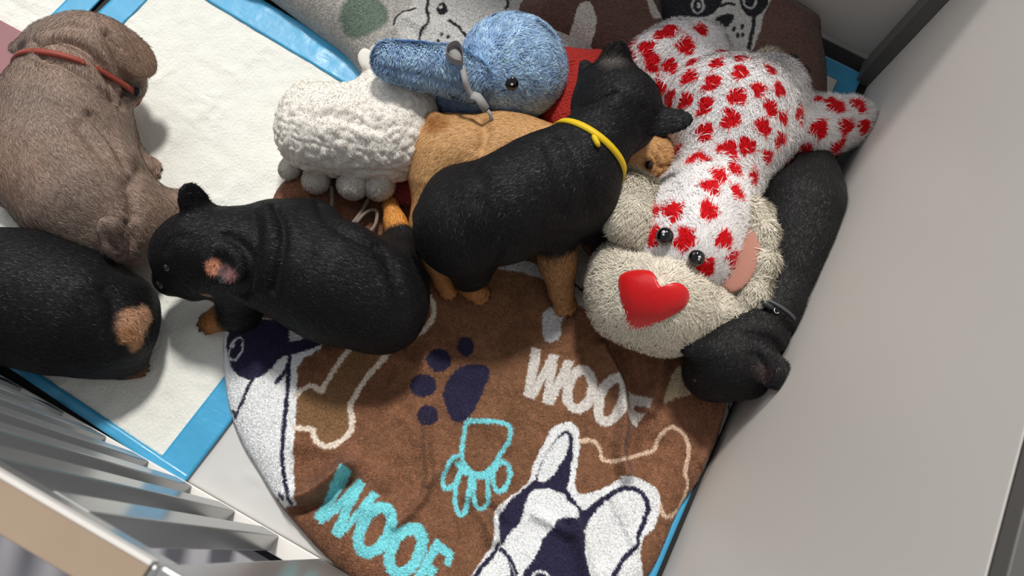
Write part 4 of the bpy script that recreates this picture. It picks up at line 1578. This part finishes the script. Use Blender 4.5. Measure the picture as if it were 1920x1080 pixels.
def button_eye(sc, px, py, rpx, parent, flat=0.55, gl=((0.25, 0.35, 0.2), (0.12, 0.05, 0.12)), up=0.004):
    p_, n_ = sc.hit(px, py)
    r_ = RAD(px, py, p_[2], rpx)
    e = ball('eye', p_ + n_ * up, r_, M['glass_eye'], parent, n_, flat, 20)
    for gx, gy, gr in gl:
        d = fdir((0, 0), (1, 0)) * gx + fdir((0, 0), (0, -1)) * gy
        d = d - d.dot(n_) * n_
        zc = math.sqrt(max(0.05, 1 - (gx * gx + gy * gy)))
        ball('eye_glint', p_ + n_ * (up + r_ * flat * zc) + d * r_, r_ * gr, M['glint'], e, n_, 0.3, 10)  # white disc added as a painted highlight on the glossy eye
    return e


button_eye(h, 1249, 444, 17, hp, up=0.0065, flat=0.8)
button_eye(h, 1304, 481, 16, hp, up=0.0065, flat=0.8)

# --- blue plush with a round head
u = Sculpt()
u.ellip((962, 126, 0.105), (1010, 126, 0.105), 99, 99, 0.066, k=0.02)
u.build(0.0028, floor=0.05)
u.renormal()
BLUE, BLUE_D = S(172, 202, 234), S(100, 132, 176)


def ucol(V, N=None):
    n = noise(V * np.array([1, 1, 1]), 160)[:, None]
    return BLUE + (BLUE_D - BLUE) * (0.35 + 0.5 * n).clip(0, 1) * 0.8


up_ = finish('plush_animal', u, lambda V, N: ucol(V) * 0.5, M['plush_base'], 'blue plush animal with a round head, black button eyes and grey neck ribbon', 'plush toy')  # base colour darkened to paint the shade in the gaps between strands
strands('fur', u, 30000, 0.0075, 0.0009, field([(900, 80, 960, 60), (880, 130, 920, 110), (900, 170, 960, 175), (960, 100, 1010, 110), (1010, 80, 1040, 130), (1000, 190, 1040, 170)]), lambda V, N: ucol(V) * 1.25, M['plush'], up_, lift=0.6, seg=2, jitter=0.35, mask=upper, shade=0.25, clump=1.3)
a_ = Sculpt()
a_.chain((880, 150, 0.135, 40), (840, 132, 0.150, 36), (790, 125, 0.160, 33), (735, 114, 0.165, 34), k=0.02)
a_.build(0.0028)
a_.crease([(725, 120), (780, 135), (840, 150), (870, 165)], 0.003, 0.004)
a_.renormal()
arm = raw_mesh('arm', a_.V, a_.F, True, [M['plush_base']], np.clip(ucol(a_.V) * 0.55, 0, 1), up_)  # arm base darkened too, as painted shade under the brighter pile
strands('fur', a_, 16000, 0.0095, 0.0009, field([(860, 120, 800, 110), (800, 110, 740, 100), (720, 120, 720, 150), (780, 140, 775, 160), (840, 150, 835, 175)]), lambda V, N: ucol(V) * 1.25, M['plush'], arm, lift=0.55, seg=2, jitter=0.35, mask=upper, shade=0.25, clump=0.8)
l_ = Sculpt()
l_.chain((890, 175, 0.105, 40), (862, 180, 0.09, 36), (840, 178, 0.08, 32), k=0.02)
l_.build(0.003)
l_.renormal()
leg = raw_mesh('leg', l_.V, l_.F, True, [M['plush_base']], np.clip(ucol(l_.V) * 0.55, 0, 1), up_)  # leg base carries the same painted shade between strands
strands('fur', l_, 9000, 0.0065, 0.0007, field([(890, 170, 850, 185)]), ucol, M['plush'], leg, lift=0.45, seg=2, jitter=0.5, mask=upper, shade=0.16)
button_eye(u, 960, 156, 13, up_, flat=0.5, gl=((0.0, -0.05, 0.2),), up=0.002)
button_eye(u, 985, 221, 12, up_, flat=0.5, gl=((0.0, 0.1, 0.2),), up=0.002)
p0 = [u.hit(a, b)[0] + np.array([0, 0, 0.0045]) for a, b in ((945, 171), (946, 180), (945, 190), (947, 200))]
V_, F_ = tube_vf(p0, 0.0008, 6)
pymesh('mouth_stitch', V_, F_, M['thread'], up_)


def ribbon(name, pts, width, parent, sc=None, up=0.004, ax=None):
    """flat tape laid along 3D points"""
    p = np.array(pts)
    tt_ = np.gradient(p, axis=0)
    V, F = [], []
    for i in range(len(p)):
        s = np.cross(tt_[i], [0, 0, 1.0]) if ax is None else np.asarray(ax, float)
        s = s / (np.linalg.norm(s) + 1e-9) * width / 2
        n = np.array([0, 0, 0.0008])
        V += [p[i] - s + n, p[i] + s + n, p[i] + s - n, p[i] - s - n]
    for i in range(len(p) - 1):
        for j in range(4):
            F.append((i * 4 + j, i * 4 + (j + 1) % 4, i * 4 + 4 + (j + 1) % 4, i * 4 + 4 + j))
    F += [(0, 3, 2, 1), tuple(len(V) - 4 + j for j in range(4))]
    return raw_mesh(name, V, F, True, [M['ribbon']], None, parent)


rb = [P(a, b, z) for a, b, z in ((868, 112, 0.172), (868, 130, 0.177), (872, 150, 0.176), (878, 168, 0.168), (886, 182, 0.16))]
rib = ribbon('neck_ribbon', catmull(rb, 4), 0.0075, up_)
lp = [P(a, b, z) for a, b, z in ((868, 122, 0.178), (850, 118, 0.185), (836, 104, 0.190), (840, 90, 0.192), (856, 84, 0.192), (866, 96, 0.188), (868, 118, 0.18))]
lo_ = catmull(lp, 5)
V_, F_ = [], []
for q in lo_:
    V_ += [q + np.array([0, 0, 0.009]), q - np.array([0, 0, 0.012])]
F_ = [(2 * i, 2 * i + 2, 2 * i + 3, 2 * i + 1) for i in range(len(lo_) - 1)]
V_ = np.array(V_)
cen_ = V_.mean(0)
n0 = len(V_)
V2 = np.vstack([V_, V_ + (cen_ - V_) * np.array([0.06, 0.06, 0])])
F2 = F_ + [tuple(reversed([i + n0 for i in f])) for f in F_] + [(2 * i, 2 * i + n0, 2 * i + 2 + n0, 2 * i + 2) for i in range(len(lo_) - 1)]
raw_mesh('bow_loop', V2, F2, True, [M['ribbon']], None, up_)
bl = Sculpt()
bl.ellip((853, 102, 0.186), (845, 88, 0.188), 20, 14, 0.006, face=(0.1, 0.2, 1))
bl.build(0.0025)
raw_mesh('bow_loop', bl.V, bl.F, True, [M['ribbon']], None, up_)
ribbon('ribbon_end', [P(884, 178, 0.162), P(896, 182, 0.163), P(903, 192, 0.160), P(912, 206, 0.152)], 0.012, up_)
ribbon('ribbon_end', [P(913, 206, 0.150), P(920, 215, 0.146), P(922, 228, 0.14)], 0.005, up_)

# --- cream woolly sheep
s_ = Sculpt()
s_.ball((592, 240, 0.085, 64), 0.03).ball((640, 248, 0.09, 70), 0.03).ball((690, 255, 0.09, 68), 0.03).ball((580, 210, 0.08, 48), 0.03).ball((572, 262, 0.08, 44), 0.03)
s_.ball((748, 255, 0.09, 64), 0.035).ball((752, 210, 0.09, 60), 0.03).ball((640, 215, 0.075, 50), 0.03).ball((700, 205, 0.08, 44), 0.03)
s_.cap((745, 190, 0.085, 62), (735, 130, 0.08, 52), 0.03)
s_.ball((690, 280, 0.08, 50), 0.03).ball((748, 284, 0.08, 48), 0.03).ball((620, 268, 0.08, 48), 0.03)
s_.ball((570, 172, 0.07, 22), 0.008).ball((590, 163, 0.07, 15), 0.005).ball((552, 178, 0.065, 15), 0.005).ball((604, 166, 0.07, 12), 0.004)
s_.build(0.0026, floor=0.012)
s_.crease([(606, 214), (640, 222), (675, 232), (705, 242)], 0.006, 0.005)
s_.crease([(620, 208), (660, 218), (690, 232)], 0.003, 0.004)
s_.crease([(685, 190), (692, 215), (712, 243)], 0.005, 0.006)
s_.crease([(660, 320), (720, 322), (770, 328)], 0.003, 0.004)
w1 = np.abs(noise(s_.V, 95))
w2 = np.abs(noise(s_.V + 5, 160))
s_.N = normals(s_.V, s_.F)
s_.V = s_.V + s_.N * ((np.sqrt(w1) - 0.5) * 0.0038 + (np.sqrt(w2) - 0.5) * 0.0020)[:, None]
s_.renormal()
SH = S(252, 246, 236)


def scol(V, N=None):
    return np.tile(SH, (len(V), 1)) * (0.98 + 0.05 * noise(V, 130))[:, None]


sp_ = finish('plush_sheep', s_, scol, M['plush_base'], 'cream woolly plush sheep lying on its side on the white pad', 'plush toy')
strands('fur', s_, 16000, 0.0026, 0.0005, field([(600, 200, 640, 280), (740, 200, 750, 280)]), scol, M['plush'], sp_, lift=0.5, seg=2, jitter=1.2, mask=upper, shade=0.05)
for px, py, rx, zz in ((543, 316, 19, 0.030), (593, 336, 25, 0.045), (662, 343, 29, 0.062), (711, 345, 29, 0.062)):
    ft = Sculpt()
    ft.cap((px + (14 if px < 560 else 4), py - 22, zz + 0.010, rx * 0.85), (px, py + 2, zz, rx), 0.01)
    ft.build(0.0025)
    ft.renormal()
    o = raw_mesh('foot', ft.V, ft.F, True, [M['plush_base']], np.clip(scol(ft.V) * 0.95, 0, 1), sp_)
    strands('fur', ft, 5000, 0.0042, 0.0006, field([(px, py - 20, px, py + 20)]), lambda V, N=None: scol(V) * 0.95, M['plush'], o, lift=0.6, seg=2, jitter=0.9, mask=upper, shade=0.1)
se = Sculpt()
se.ellip((688, 112, 0.105), (684, 95, 0.105), 26, 17, 0.007, face=(0.2, 0.1, 1))
se.build(0.0025)
se.renormal()
raw_mesh('ear', se.V, se.F, True, [M['plush_base']], np.clip(scol(se.V) * 0.85, 0, 1), sp_)

# --- loose knotted cord on the bed below the sheep
cd = tag(empty('cord', tuple(P(665, 415, 0.04))), 'knotted grey cord lying below the sheep feet', 'cord')
for pts in ([(622, 350, 0.046), (623, 380, 0.044), (619, 408, 0.043), (630, 424, 0.043), (656, 424, 0.045), (672, 415, 0.047)], [(691, 372, 0.05), (682, 390, 0.046), (668, 410, 0.047), (655, 424, 0.046), (640, 428, 0.043)],
            [(608, 388, 0.044), (614, 405, 0.043), (612, 424, 0.042)], [(668, 418, 0.048), (682, 402, 0.048), (696, 394, 0.047), (707, 398, 0.047), (704, 420, 0.046), (694, 434, 0.045), (682, 434, 0.045), (671, 424, 0.047)],
            [(668, 418, 0.047), (670, 430, 0.045), (671, 446, 0.042)]):
    V_, F_ = tube_vf(catmull([P(*q) for q in pts], 5), 0.0026, 8)
    adopt(pymesh('strand', V_, F_, M['cord']), cd)

# --- pinkish cloth corner under the sheep
mc = catmull(np.array([P(a, b, 0.04)[:2] for a, b in ((725, 335), (775, 325), (800, 360), (790, 385), (750, 382), (730, 365))]), 5, True)
cloth('red_rag', mc, lambda xy: 0.042 + 0.010 * np.sqrt(np.clip(-poly_sd(xy, mc) / 0.02, 0, 1)) + 0.002 * noise(flat3(xy), 60), 0.0016, lambda xy: np.tile(S(150, 62, 62), (len(xy), 1)), M['fleece'],
      'small dark red rag between the sheep feet and the tan puppy', 'rag', thick=0.012)
